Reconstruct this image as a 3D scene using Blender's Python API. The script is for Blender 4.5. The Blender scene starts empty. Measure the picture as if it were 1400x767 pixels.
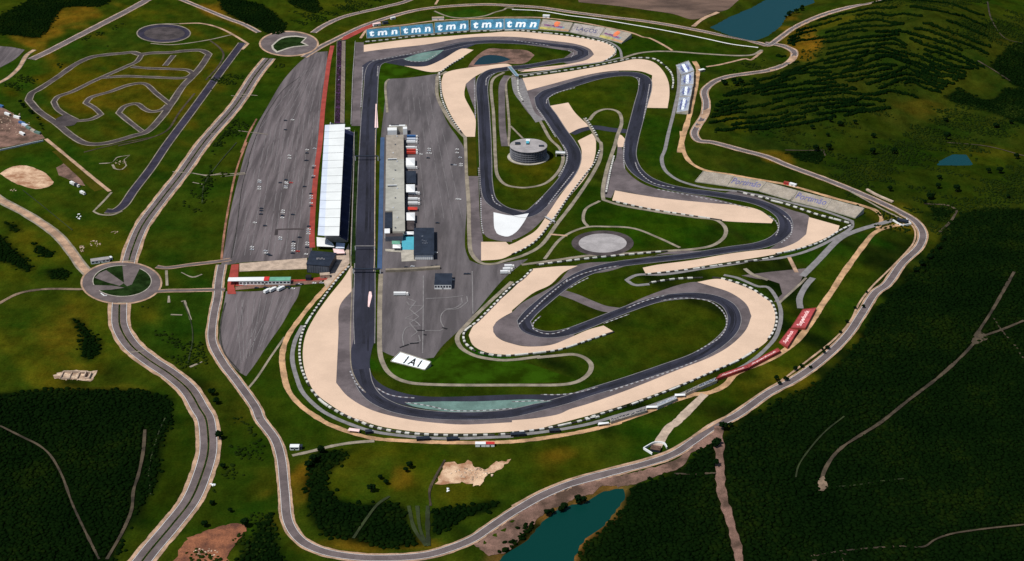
import bpy, bmesh, math, random
import numpy as np
from mathutils import Vector, Matrix
from mathutils.geometry import delaunay_2d_cdt
random.seed(7); rng = np.random.default_rng(7)
S = bpy.context.scene; C = S.collection
# ---------------------------------------------------------------- camera (aerial photograph, 850 m above the circuit)
W, Hh, F, PITCH, ALT = 1400.0, 767.0, 2220.0, math.radians(27), 850.0
cam = bpy.data.objects.new('camera', bpy.data.cameras.new('camera')); C.objects.link(cam)
cam.location = (0, 0, ALT); cam.rotation_euler = (math.radians(90) - PITCH, 0, 0)
cam.data.sensor_width = 36; cam.data.lens = 36 * F / W
cam.data.clip_start = 5; cam.data.clip_end = 40000
S.camera = cam
sp, cp = math.sin(PITCH), math.cos(PITCH)
def ray(px, py):
    u = (px - W/2)/F; v = (Hh/2 - py)/F
    return np.array([u, cp + v*sp, -sp + v*cp])
def flat(px, py, z=0.0):
    d = ray(px, py); t = (z - ALT)/d[2]
    return (d[0]*t, d[1]*t)
def Z(ox, oy, s, *pts):                      # survey sheet coordinates -> plan picture coordinates
    return [(ox + p[0]/s, oy + p[1]/s) + tuple(p[2:]) for p in pts]
K = 3.834
# ---------------------------------------------------------------- terrain heights
def seg_dist(P, poly, closed=True):
    """signed distance of points P (n,2) to polygon (m,2): positive outside"""
    A = np.asarray(poly, float); B = np.roll(A, -1, 0)
    best = np.full(len(P), 1e18); inside = np.zeros(len(P), bool)
    for a, b in zip(A, B):
        ab = b - a; L = (ab**2).sum() + 1e-9
        t = np.clip(((P - a)@ab)/L, 0, 1)
        q = P - (a + t[:, None]*ab)
        best = np.minimum(best, (q**2).sum(1))
        c = ((a[1] > P[:, 1]) != (b[1] > P[:, 1]))
        with np.errstate(divide='ignore', invalid='ignore'):
            xi = (b[0]-a[0])*(P[:, 1]-a[1])/((b[1]-a[1]) if b[1] != a[1] else 1e-9) + a[0]
        inside ^= c & (P[:, 0] < xi)
    d = np.sqrt(best)
    return np.where(inside, -d, d)
FLAT_PX = [(-150,410),(-150,-60),(400,-60),(850,-20),(1010,20),(1100,30),(1010,110),(990,190),(1060,208),(1240,270),(1292,325),
           (1255,385),(1190,465),(1100,540),(1000,600),(900,660),(800,690),(720,720),(640,775),(560,800),(430,790),(370,700),
           (330,640),(260,790),(170,800),(200,700),(230,620),(230,560),(140,440),(60,420)]
FLAT = np.array([flat(*p) for p in FLAT_PX])
LAKE1 = Z(700,567,K,(-60,760),(0,715),(60,680),(100,640),(180,545),(250,500),(300,480),(380,470),(470,405),(580,392),(592,425),(530,520),(450,600),(380,650),(340,700),(310,790),(-80,800))
LAKE2 = Z(1050,0,K,(0,185),(-30,200),(-80,215),(-200,185),(-300,145),(-200,90),(-80,40),(-10,0),(60,-40),(230,-40),(240,15),(160,40),(90,90),(60,140))
LAKE3 = Z(1050,190,K,(885,135),(930,100),(980,80),(1030,85),(1075,135),(1000,138))
LAKES = [(LAKE1,-5.0),(LAKE2,-4.0),(LAKE3,-1.5)]
LAKEW = [(np.array([flat(x,y,z) for x,y in L]), z) for L, z in LAKES]
hx, hy = flat(1230, 62)
h2x, h2y = flat(1050, 150)
def sm(t): t = np.clip(t, 0, 1); return t*t*(3-2*t)
def Hfull(P):
    P = np.asarray(P, float).reshape(-1, 2); x, y = P[:, 0], P[:, 1]
    m = sm(seg_dist(P, FLAT)/150.0)
    r = 4.0*np.sin(x/95+1.3)*np.cos(y/140+.5) + 3.0*np.sin(x/61-y/83+2) + 2.0*np.cos(x/47+y/52)
    hill = 42*np.exp(-(((x-hx)/190)**2 + ((y-hy)/230)**2))
    gl = 9*np.exp(-(((x-hx+25+(y-hy)*.1)/38)**2))*sm((hy-y+40)/200)      # a gully down the terraced slope
    h = m*(r + hill - gl*sm(hill/20))
    for L, z in LAKEW:
        d = seg_dist(P, L)
        bank = z + d*0.22
        h = np.where(d < 0, z - 1.2 - np.clip(-d*.1, 0, 2), np.minimum(np.where(d < 60, np.maximum(h, z+.3), h), bank))
    return h
HX0, HY0, HST = -1300.0, 1000.0, 5.0
_hx = np.arange(HX0, 1301, HST); _hy = np.arange(HY0, 3001, HST); _gx, _gy = np.meshgrid(_hx, _hy)
HG = Hfull(np.column_stack([_gx.ravel(), _gy.ravel()])).reshape(len(_hy), len(_hx))
def Hn(P):
    P = np.asarray(P, float).reshape(-1, 2)
    fx = np.clip((P[:, 0]-HX0)/HST, 0, len(_hx)-1.001); fy = np.clip((P[:, 1]-HY0)/HST, 0, len(_hy)-1.001)
    i, j = fx.astype(int), fy.astype(int); u, v = fx-i, fy-j
    return (HG[j, i]*(1-u)+HG[j, i+1]*u)*(1-v)+(HG[j+1, i]*(1-u)+HG[j+1, i+1]*u)*v
def H1(x, y): return float(Hn([[x, y]])[0])
def project(pts, z=None):
    """picture points -> world points on the ground"""
    R = np.array([ray(p[0], p[1]) for p in pts]); zz = np.zeros(len(R)) if z is None else np.full(len(R), float(z))
    for _ in range(1 if z is not None else 14):
        t = (zz - ALT)/R[:, 2]; xy = R[:, :2]*t[:, None]
        if z is None: zz = zz*.35 + Hn(xy)*.65
    return np.column_stack([xy, zz])
def P3(px, py, z=0.0):
    x, y = flat(px, py, z); return Vector((x, y, z))
def mpp(py): return ALT/(F*sp - (Hh/2-py)*cp)
# ---------------------------------------------------------------- materials
MATS = {}
def newmat(name):
    m = bpy.data.materials.new(name); m.use_nodes = True; MATS[name] = m
    return m, m.node_tree.nodes, m.node_tree.links, m.node_tree.nodes['Principled BSDF']
def mat(name, col, rough=.8, var=.18, scale=.12, fine=1.2, stretch=None, metal=0, col2=None, spec=.25):
    m, N, L, b = newmat(name)
    tc = N.new('ShaderNodeTexCoord'); mp = N.new('ShaderNodeMapping'); L.new(tc.outputs['Object'], mp.inputs[0])
    if stretch: mp.inputs['Scale'].default_value = stretch
    n1 = N.new('ShaderNodeTexNoise'); n1.inputs['Scale'].default_value = scale; n1.inputs['Detail'].default_value = 6; n1.inputs['Roughness'].default_value = .65
    n2 = N.new('ShaderNodeTexNoise'); n2.inputs['Scale'].default_value = fine; n2.inputs['Detail'].default_value = 3
    L.new(mp.outputs[0], n1.inputs['Vector']); L.new(tc.outputs['Object'], n2.inputs['Vector'])
    r = N.new('ShaderNodeValToRGB'); c2 = col2 or [c*(1-var*1.6) for c in col]; c1 = [c*(1+var*.8) for c in col]
    r.color_ramp.elements[0].position = .40; r.color_ramp.elements[1].position = .60
    r.color_ramp.elements[0].color = (*c2, 1); r.color_ramp.elements[1].color = (*c1, 1)
    L.new(n1.outputs[0], r.inputs[0])
    mx = N.new('ShaderNodeMix'); mx.data_type = 'RGBA'; mx.blend_type = 'MULTIPLY'; mx.inputs[0].default_value = 1
    mr = N.new('ShaderNodeMapRange'); mr.inputs['From Min'].default_value = .25; mr.inputs['From Max'].default_value = .75
    mr.inputs['To Min'].default_value = 1-var; mr.inputs['To Max'].default_value = 1+var
    L.new(n2.outputs[0], mr.inputs[0]); L.new(r.outputs[0], mx.inputs[6]); L.new(mr.outputs[0], mx.inputs[7])
    L.new(mx.outputs[2], b.inputs['Base Color'])
    b.inputs['Roughness'].default_value = rough; b.inputs['Metallic'].default_value = metal
    b.inputs['Specular IOR Level'].default_value = spec
    return m
def M(n): return MATS[n]
mat('track_asphalt', (.024,.025,.040), var=.22, scale=.03, stretch=(1,.35,1))
mat('runoff_asphalt', (.125,.103,.106), var=.2, scale=.03)
mat('paddock_asphalt', (.110,.097,.100), var=.22, scale=.05, stretch=(1,.12,1))
mat('carpark_asphalt', (.122,.103,.106), var=.26, scale=.10, stretch=(1,.06,1))
mat('road_asphalt', (.125,.100,.098), var=.16, scale=.05)
mat('kart_asphalt', (.060,.048,.048), var=.25, scale=.05)
mat('blue_asphalt', (.026,.022,.040), var=.25, scale=.05)
mat('pale_path', (.24,.205,.155), var=.2, scale=.06)
mat('tan_verge', (.40,.26,.17), var=.22, scale=.06)
mat('dirt_orange', (.46,.28,.15), var=.25, scale=.05)
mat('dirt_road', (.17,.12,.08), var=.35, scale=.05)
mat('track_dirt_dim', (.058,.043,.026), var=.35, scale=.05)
mat('gravel', (.62,.455,.335), var=.05, scale=.02, fine=.6)
mat('bare_sand', (.50,.35,.23), var=.3, scale=.05, col2=(.30,.15,.08))
mat('bare_pink', (.17,.098,.074), var=.4, scale=.035, col2=(.07,.042,.028))
mat('red_earth', (.20,.075,.035), var=.4, scale=.04, col2=(.09,.035,.02))
mat('brown_field', (.125,.080,.058), var=.3, scale=.02, stretch=(.4,1,1))
mat('rubble', (.47,.36,.26), var=.35, scale=.12, col2=(.24,.16,.11))
mat('white_paint', (.72,.71,.69), var=.06, rough=.5)
mat('white_panel', (.74,.76,.76), var=.04, rough=.5, scale=.02)
mat('roof_light', (.71,.74,.73), var=.04, rough=.45, scale=.03)
mat('roof_slope', (.56,.62,.72), var=.05, rough=.45, scale=.03)
mat('concrete', (.40,.37,.31), var=.14, scale=.1)
mat('concrete_warm', (.44,.34,.26), var=.16, scale=.1)
mat('pit_roof', (.35,.345,.30), var=.10, scale=.06)
mat('pad_grey', (.33,.31,.31), var=.12, scale=.06)
mat('kerb_grey', (.20,.19,.19), var=.12)
mat('dark_panel', (.020,.026,.040), var=.15, rough=.5)
mat('grey_panel', (.085,.095,.12), var=.1, rough=.5)
mat('black', (.012,.012,.014), var=.15)
mat('tyre_black', (.040,.038,.033), var=.3, fine=.8)
mat('tyre_white', (.54,.53,.49), var=.12, fine=.8)
mat('glass_dark', (.015,.02,.035), rough=.12, var=.05, spec=.6)
mat('shaded_seat', (.015,.02,.06), var=.2)  # shade under the grandstand roof is put into this dark navy
mat('blue_seat', (.060,.22,.34), var=.16, fine=.5)
mat('blue_deep', (.02,.10,.20), var=.15)
mat('white_seat', (.74,.80,.84), var=.06)
mat('grey_seat', (.33,.30,.28), var=.14, fine=.5)
mat('stone_seat', (.30,.265,.22), var=.10, fine=.5)
mat('violet_seat', (.13,.13,.26), var=.15)
mat('indigo_seat', (.10,.10,.17), var=.15)
mat('orange_seat', (.62,.17,.07), var=.15)
mat('purple_seat', (.16,.05,.16), var=.15)
mat('yellow_seat', (.42,.38,.10), var=.15)
mat('teal_seat', (.13,.22,.28), var=.15)
mat('tan_seat', (.42,.24,.13), var=.15)
mat('red_seat', (.36,.055,.06), var=.15)
mat('pink_white', (.85,.60,.58), var=.06)
mat('maroon_seat', (.050,.018,.034), var=.3)
mat('red_paving', (.30,.048,.035), var=.14, scale=.05)
mat('red_paint', (.50,.03,.03), var=.1)
mat('green_paint', (.12,.205,.18), var=.14, scale=.06)
mat('green_roof', (.13,.34,.24), var=.1)
mat('cyan_carpet', (.07,.36,.46), var=.06)
mat('blue_lane', (.045,.085,.17), var=.1, scale=.05)
mat('truck_blue', (.04,.12,.30), var=.05, rough=.4)
mat('truck_red', (.50,.05,.03), var=.05, rough=.4)
mat('truck_silver', (.50,.52,.55), var=.05, rough=.4)
mat('island_grass', (.013,.028,.007), var=.3, scale=.06, spec=0)
mat('infield_bright', (.019,.050,.002), var=.3, scale=.03, col2=(.012,.026,.001), spec=0)
mat('olive_grass', (.044,.040,.004), var=.3, scale=.02, col2=(.028,.032,.003), spec=0)
mat('trunk', (.06,.045,.03), var=.3)
def leaf_mat(name, c1, c2, c3):
    m, N, L, b = newmat(name)
    g = N.new('ShaderNodeNewGeometry'); r = N.new('ShaderNodeValToRGB')
    r.color_ramp.elements[0].color = (*c1, 1); r.color_ramp.elements[1].color = (*c3, 1)
    e = r.color_ramp.elements.new(.6); e.color = (*c2, 1)
    n = N.new('ShaderNodeTexNoise'); n.inputs['Scale'].default_value = .012; n.inputs['Detail'].default_value = 5
    n.inputs['Roughness'].default_value = .7
    tc = N.new('ShaderNodeTexCoord'); L.new(tc.outputs['Object'], n.inputs['Vector'])
    mr = N.new('ShaderNodeMapRange'); mr.inputs['From Min'].default_value = .3; mr.inputs['From Max'].default_value = .7
    L.new(n.outputs[0], mr.inputs[0])
    a = N.new('ShaderNodeMath'); a.operation = 'MULTIPLY_ADD'; a.inputs[1].default_value = .32
    L.new(g.outputs['Random Per Island'], a.inputs[0])
    a2 = N.new('ShaderNodeMath'); a2.operation = 'MULTIPLY'; a2.inputs[1].default_value = .75
    L.new(mr.outputs[0], a2.inputs[0]); L.new(a2.outputs[0], a.inputs[2])
    L.new(a.outputs[0], r.inputs[0]); L.new(r.outputs[0], b.inputs['Base Color'])
    b.inputs['Roughness'].default_value = .85; b.inputs['Specular IOR Level'].default_value = 0
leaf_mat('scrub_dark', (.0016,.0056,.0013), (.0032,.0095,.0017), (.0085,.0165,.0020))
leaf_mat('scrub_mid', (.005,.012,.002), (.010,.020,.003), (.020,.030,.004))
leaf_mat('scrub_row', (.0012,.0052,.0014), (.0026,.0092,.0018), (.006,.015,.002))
mat('rubber', (.0155,.016,.026), var=.3, scale=.05, stretch=(1,.3,1))
mat('tower_slab', (.17,.175,.20), var=.1)
mat('kerb_white', (.36,.36,.37), var=.15)
mat('silver_seat', (.27,.30,.36), var=.2, fine=.5)
mat('blue_mark', (.07,.09,.25), var=.2)
mat('red_verge', (.27,.125,.075), var=.3, scale=.05)
mat('track_green', (.022,.032,.008), var=.3, scale=.05)
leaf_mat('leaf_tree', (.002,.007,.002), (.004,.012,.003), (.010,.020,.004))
def water_mat(name, col):
    m, N, L, b = newmat(name)
    b.inputs['Base Color'].default_value = (*col, 1); b.inputs['Roughness'].default_value = .28
    b.inputs['Specular IOR Level'].default_value = .07
    n = N.new('ShaderNodeTexNoise'); n.inputs['Scale'].default_value = .3; n.inputs['Detail'].default_value = 4
    tc = N.new('ShaderNodeTexCoord'); L.new(tc.outputs['Object'], n.inputs['Vector'])
    bp = N.new('ShaderNodeBump'); bp.inputs['Strength'].default_value = .25; bp.inputs['Distance'].default_value = .3
    L.new(n.outputs[0], bp.inputs['Height']); L.new(bp.outputs[0], b.inputs['Normal'])
water_mat('water_teal', (.0020,.034,.028)); water_mat('water_blue', (.003,.038,.046)); water_mat('water_pond', (.006,.026,.036))
# ground: broad colour of the land stored per vertex, mottled by noise
def ground_mat():
    m, N, L, b = newmat('ground')
    at = N.new('ShaderNodeAttribute'); at.attribute_name = 'land'
    tc = N.new('ShaderNodeTexCoord')
    def noise(s, d=5, r=.65, st=None):
        n = N.new('ShaderNodeTexNoise'); n.inputs['Scale'].default_value = s; n.inputs['Detail'].default_value = d; n.inputs['Roughness'].default_value = r
        if st:
            mp = N.new('ShaderNodeMapping'); mp.inputs['Scale'].default_value = st; L.new(tc.outputs['Object'], mp.inputs[0]); L.new(mp.outputs[0], n.inputs['Vector'])
        else: L.new(tc.outputs['Object'], n.inputs['Vector'])
        return n
    def rng_(n, a, b_, lo=.3, hi=.7):
        r = N.new('ShaderNodeMapRange'); r.inputs['From Min'].default_value = lo; r.inputs['From Max'].default_value = hi
        r.inputs['To Min'].default_value = a; r.inputs['To Max'].default_value = b_; L.new(n.outputs[0], r.inputs[0]); return r
    big = rng_(noise(.012, 7, .7), 0, 1, .36, .66)
    mx = N.new('ShaderNodeMix'); mx.data_type = 'RGBA'; mx.blend_type = 'MULTIPLY'; mx.inputs[0].default_value = 1
    hue = N.new('ShaderNodeMix'); hue.data_type = 'RGBA'; hue.inputs[6].default_value = (.60,.94,.7,1); hue.inputs[7].default_value = (1.60,1.30,1.0,1)
    L.new(big.outputs[0], hue.inputs[0]); L.new(at.outputs['Color'], mx.inputs[6]); L.new(hue.outputs[2], mx.inputs[7])
    mid = rng_(noise(.045, 7, .72, (1,.6,1)), .55, 1.5)
    m2 = N.new('ShaderNodeMix'); m2.data_type = 'RGBA'; m2.blend_type = 'MULTIPLY'; m2.inputs[0].default_value = 1
    L.new(mx.outputs[2], m2.inputs[6]); L.new(mid.outputs[0], m2.inputs[7])
    fn = rng_(noise(.5, 5, .7), .7, 1.3)
    m3 = N.new('ShaderNodeMix'); m3.data_type = 'RGBA'; m3.blend_type = 'MULTIPLY'; m3.inputs[0].default_value = 1
    L.new(m2.outputs[2], m3.inputs[6]); L.new(fn.outputs[0], m3.inputs[7])
    L.new(m3.outputs[2], b.inputs['Base Color'])
    b.inputs['Roughness'].default_value = .95; b.inputs['Specular IOR Level'].default_value = 0
    nb = noise(.35, 6, .75); bp = N.new('ShaderNodeBump'); bp.inputs['Strength'].default_value = .5; bp.inputs['Distance'].default_value = .8
    L.new(nb.outputs[0], bp.inputs['Height']); L.new(bp.outputs[0], b.inputs['Normal'])
ground_mat()
# ---------------------------------------------------------------- object helpers
def tag(o, label=None, cat=None, group=None, kind=None):
    if label: o['label'] = label
    if cat: o['category'] = cat
    if group: o['group'] = group
    if kind: o['kind'] = kind
    return o
def empty(name, loc=(0,0,0), rz=0.0):
    o = bpy.data.objects.new(name, None); C.objects.link(o); o.location = loc; o.rotation_euler = (0,0,rz); o.empty_display_size = .5
    return o
def mesh_np(name, V, faces_flat, sizes, mats, midx=None, parent=None, smooth=False):
    me = bpy.data.meshes.new(name)
    V = np.asarray(V, np.float32); ff = np.asarray(faces_flat, np.int32); sz = np.asarray(sizes, np.int32)
    me.vertices.add(len(V)); me.vertices.foreach_set('co', V.ravel())
    me.loops.add(len(ff)); me.loops.foreach_set('vertex_index', ff)
    me.polygons.add(len(sz)); st = np.concatenate([[0], np.cumsum(sz)[:-1]]).astype(np.int32)
    me.polygons.foreach_set('loop_start', st); me.polygons.foreach_set('loop_total', sz)
    for m in mats: me.materials.append(M(m))
    if midx is not None: me.polygons.foreach_set('material_index', np.asarray(midx, np.int32))
    if smooth: me.polygons.foreach_set('use_smooth', np.ones(len(sz), bool))
    me.update(calc_edges=True); me.validate()
    o = bpy.data.objects.new(name, me); C.objects.link(o)
    if parent: o.parent = parent
    return o
class MB:
    """collects faces for ONE mesh object"""
    def __init__(s): s.v = []; s.f = []; s.m = []; s.mats = []
    def mi(s, m):
        if m not in s.mats: s.mats.append(m)
        return s.mats.index(m)
    def face(s, pts, m):
        b = len(s.v); s.v += [tuple(p) for p in pts]; s.f.append(tuple(range(b, b+len(pts)))); s.m.append(s.mi(m))
    def prism(s, base, z0, z1, m, top=None, top_m=None, bottom=False):
        """base: list of xy (ccw); top: optional other xy ring; z may be lists"""
        n = len(base); top = top or base
        za = z0 if isinstance(z0, (list, tuple)) else [z0]*n; zb = z1 if isinstance(z1, (list, tuple)) else [z1]*n
        A = [(base[i][0], base[i][1], za[i]) for i in range(n)]; B = [(top[i][0], top[i][1], zb[i]) for i in range(n)]
        for i in range(n):
            j = (i+1) % n; s.face([A[i], A[j], B[j], B[i]], m)
        s.face(B, top_m or m)
        if bottom: s.face(A[::-1], m)
    def box(s, x0, x1, y0, y1, z0, z1, m, top_m=None, bottom=True):
        s.prism([(x0,y0),(x1,y0),(x1,y1),(x0,y1)], z0, z1, m, top_m=top_m, bottom=bottom)
    def tube(s, a, b, r, m, n=6, r2=None):
        a = Vector(a); b = Vector(b); d = (b-a).normalized(); u = d.orthogonal().normalized(); w = d.cross(u); r2 = r if r2 is None else r2
        A = [a + (u*math.cos(6.2832*i/n) + w*math.sin(6.2832*i/n))*r for i in range(n)]
        B = [b + (u*math.cos(6.2832*i/n) + w*math.sin(6.2832*i/n))*r2 for i in range(n)]
        for i in range(n):
            j = (i+1) % n; s.face([A[i], A[j], B[j], B[i]], m)
        s.face(A[::-1], m); s.face(B, m)
    def build(s, name, parent=None, smooth=False):
        ff = [i for f in s.f for i in f]
        return mesh_np(name, s.v, ff, [len(f) for f in s.f], s.mats, s.m, parent, smooth)
def copy_tree(o, parent=None):
    c = o.copy(); C.objects.link(c); c.parent = parent
    for ch in list(o.children): copy_tree(ch, c)
    return c
# ---------------------------------------------------------------- curves, ribbons and sheets on the ground
def catmull(p, closed=False, step=3.0, corner=60, dims=2):
    p0_ = [np.array(q, float) for q in p]; p = [p0_[0]]
    for q in p0_[1:]:
        if np.linalg.norm((q-p[-1])[:2]) > .9: p.append(q)
    n = len(p); out = []
    def is_corner(i):
        if not closed and (i <= 0 or i >= n-1): return True
        a, b, c = p[(i-1) % n][:2], p[i % n][:2], p[(i+1) % n][:2]
        v1, v2 = b-a, c-b; d = np.linalg.norm(v1)*np.linalg.norm(v2)
        return d < 1e-9 or math.degrees(math.acos(max(-1, min(1, float(v1@v2)/d)))) > corner
    m = n if closed else n-1
    for i in range(m):
        p1, p2 = p[i], p[(i+1) % n]
        p0 = 2*p1-p2 if is_corner(i) else p[(i-1) % n]
        p3 = 2*p2-p1 if is_corner((i+1) if closed else i+1) else p[(i+2) % n]
        L = np.linalg.norm((p2-p1)[:2]); k = max(1, int(L/step))
        t0 = 0; t1 = max(np.linalg.norm((p1-p0)[:2]), 1e-3)**.5; t2 = t1+max(L, 1e-3)**.5; t3 = t2+max(np.linalg.norm((p3-p2)[:2]), 1e-3)**.5
        for j in range(k):
            t = t1+(t2-t1)*j/k
            A1 = (t1-t)/(t1-t0)*p0+(t-t0)/(t1-t0)*p1; A2 = (t2-t)/(t2-t1)*p1+(t-t1)/(t2-t1)*p2; A3 = (t3-t)/(t3-t2)*p2+(t-t2)/(t3-t2)*p3
            B1 = (t2-t)/(t2-t0)*A1+(t-t0)/(t2-t0)*A2; B2 = (t3-t)/(t3-t1)*A2+(t-t1)/(t3-t1)*A3
            out.append((t2-t)/(t2-t1)*B1+(t-t1)/(t2-t1)*B2)
    if not closed: out.append(p[-1])
    return out
def center(pts, closed=False, step=3.0):
    """(x,y[,w px]) -> world xy (n,2) and widths in metres or None"""
    q = catmull(pts, closed, step); w = None
    Wd = project([(a[0], a[1]) for a in q])
    if len(pts[0]) > 2: w = np.array([a[2]*mpp(a[1]) for a in q])
    return Wd[:, :2], w
def normals(XY, closed=False):
    if closed: t = np.roll(XY, -1, 0)-np.roll(XY, 1, 0)
    else: t = np.gradient(XY, axis=0)
    t /= np.linalg.norm(t, axis=1)[:, None]+1e-9
    return np.column_stack([-t[:, 1], t[:, 0]])
LAYER = [0]
def lay():
    LAYER[0] += 1; return .0035*(LAYER[0] % 400)*.1 + .0004*LAYER[0]
def ribbon_w(name, XY, w, m, dz, closed=False, off=0.0, kind='structure', parent=None, rough=0.0):
    dz = dz + lay(); N_ = normals(XY, closed); w = np.broadcast_to(np.asarray(w, float), (len(XY),))
    if rough:
        k = np.convolve(rng.normal(0, 1, len(XY)), np.ones(3)/3, 'same')[:len(XY)]; w = w*(1+rough*k)
    A = XY + N_*(off + w/2)[:, None]; B = XY + N_*(off - w/2)[:, None]
    za = Hn(A)+dz; zb = Hn(B)+dz; zc = Hn(XY + N_*off)+dz; Cc = XY + N_*off
    n = len(XY); V = np.concatenate([np.column_stack([A, za]), np.column_stack([Cc, np.maximum(zc, (za+zb)/2)]), np.column_stack([B, zb])])
    i = np.arange(n if closed else n-1); j = (i+1) % n
    F1 = np.column_stack([i+n, j+n, j, i]); F2 = np.column_stack([i+2*n, j+2*n, j+n, i+n])
    Fc = np.concatenate([F1, F2])
    o = mesh_np(name, V, Fc.ravel(), [4]*len(Fc), [m], parent=parent)
    if kind: o['kind'] = kind
    return o
def chk(pts, name):
    q = np.array([p[:2] for p in pts]); 
    for i in range(1, len(q)-1):
        u, v = q[i]-q[i-1], q[i+1]-q[i]; d = np.linalg.norm(u)*np.linalg.norm(v)
        if d > 0 and (u@v)/d < -.3: print('BACKTRACK', name, i, q[i-1], q[i], q[i+1])
def ribbon(name, pts, w, m, dz, closed=False, off=0.0, rough=0.0, step=3.0, **k):
    chk(pts, name)
    XY, ww = center(pts, closed, step)
    return ribbon_w(name, XY, ww if ww is not None else w, m, dz, closed, off, rough=rough, **k)
def sheet(name, pts, m, dz, smooth=True, grid=None, kind='structure', z=None, corner=45, jag=0.0):
    dz = dz + lay(); q = catmull(pts, True, 4.0, corner) if smooth else pts
    Wd = project([(a[0], a[1]) for a in q], z)
    if jag:
        k = rng.normal(0, jag, Wd[:, :2].shape); Wd[:, :2] += k
    V2 = [Vector(p[:2]) for p in Wd]; n = len(V2)
    mn = Wd[:, :2].min(0); mx = Wd[:, :2].max(0)
    maxh = np.abs(Wd[:, 2]).max() if z is None else 0
    if grid is None: grid = 9 if maxh > .05 else 0
    if grid:
        gx, gy = np.meshgrid(np.arange(mn[0]+grid/2, mx[0], grid), np.arange(mn[1]+grid/2, mx[1], grid))
        G = np.column_stack([gx.ravel(), gy.ravel()]); d = seg_dist(G, Wd[:, :2]); G = G[d < -grid*.3]
        V2 += [Vector(g) for g in G]
    res = delaunay_2d_cdt(V2, [(i, (i+1) % n) for i in range(n)], [list(range(n))], 1, 1e-4)
    co = np.array([tuple(v) for v in res[0]]); fs = [f for f in res[2]]
    zz = (Hn(co)+dz) if z is None else np.full(len(co), z)
    V = np.column_stack([co, zz]); ff = []; sz = []
    for f in fs:
        a, b, c = co[f[0]], co[f[1]], co[f[2]]
        f = list(f) if (b[0]-a[0])*(c[1]-a[1])-(b[1]-a[1])*(c[0]-a[0]) > 0 else list(f)[::-1]
        ff += f; sz.append(len(f))
    o = mesh_np(name, V, ff, sz, [m])
    if kind: o['kind'] = kind
    return o
def ell(cx, cy, rx, ry, n=40, a0=0, a1=360): return [(cx+rx*math.cos(math.radians(a0+(a1-a0)*i/n)), cy+ry*math.sin(math.radians(a0+(a1-a0)*i/n))) for i in range(n)]
KC = [[(1085,38),(1120,22),(1160,10),(1200,4),(1250,2),(1300,8),(1345,24)], [(1080,52),(1115,44),(1150,36),(1190,30),(1235,33),(1270,36),(1310,48),(1352,66)], [(1075,66),(1108,60),(1140,58),(1165,54),(1200,51),(1232,50),(1262,62),(1300,74),(1345,92)],
      [(1040,108),(1075,100),(1120,86),(1160,77),(1185,71),(1210,67),(1230,74),(1262,82),(1285,92),(1320,100)], [(1000,124),(1050,116),(1100,102),(1150,98),(1180,88),(1210,80),(1230,86),(1255,93),(1280,104),(1315,110)], [(985,140),(1030,130),(1065,122),(1120,116),(1165,113),(1195,108),(1222,100),(1240,96),(1262,106),(1295,117)], [(975,158),(1005,150),(1050,146),(1100,134),(1150,129),(1195,131),(1225,121),(1245,115),(1265,122),(1285,127)], [(968,176),(1000,172),(1040,168),(1090,158),(1130,150),(1160,148),(1195,146)], [(1000,190),(1040,186),(1080,180),(1120,172),(1160,166),(1190,160),(1225,152)]]
rows_P = []
def resamp(p, n):
    q = np.array(catmull(p, False, 2.0)); s = np.concatenate([[0], np.cumsum(np.linalg.norm(np.diff(q, axis=0), axis=1))]); t = np.linspace(0, s[-1], n); return np.column_stack([np.interp(t, s, q[:, 0]), np.interp(t, s, q[:, 1])])
row_lines_w = []
for k in range(len(KC)-1):
    A_, B_ = resamp(KC[k], 160), resamp(KC[k+1], 160); sub = 3
    for j in range(sub):
        t = j/sub; q = A_*(1-t)+B_*t; q[:, 1] += np.interp(np.arange(160), np.arange(0, 170, 10), rng.normal(0, 1.1, 17))
        Wd = project(q)[:, :2]; s = np.concatenate([[0], np.cumsum(np.linalg.norm(np.diff(Wd, axis=0), axis=1))]); n = int(s[-1]/2.6); tt = np.linspace(0, s[-1], n)
        X, Y = np.interp(tt, s, Wd[:, 0]), np.interp(tt, s, Wd[:, 1]); ph = rng.uniform(0, 60); gap = np.sin(tt/31+ph)+np.sin(tt/13+ph*2)*.8+np.sin(tt/67+ph)*.6
        keep = gap > -1.05; row_lines_w.append(np.column_stack([X, Y])[::6])
        for o_ in (0, 2.1): rows_P.append(np.column_stack([X+rng.uniform(-1, 1, n), Y+rng.uniform(-1, 1, n)+o_])[keep])

_RL = np.concatenate(row_lines_w); _gc = np.column_stack([_gx.ravel(), _gy.ravel()]); _sel = np.where((_gc[:, 0] > _RL[:, 0].min()-30) & (_gc[:, 0] < _RL[:, 0].max()+30) & (_gc[:, 1] > _RL[:, 1].min()-30) & (_gc[:, 1] < _RL[:, 1].max()+30))[0]
_dm = np.full(len(_sel), 1e9)
for rl in row_lines_w:
    for p_ in rl: _dm = np.minimum(_dm, ((_gc[_sel]-p_)**2).sum(1))
_hf = HG.ravel(); _hf[_sel] += 1.8*np.exp(-_dm/60.0); HG = _hf.reshape(HG.shape)
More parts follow.
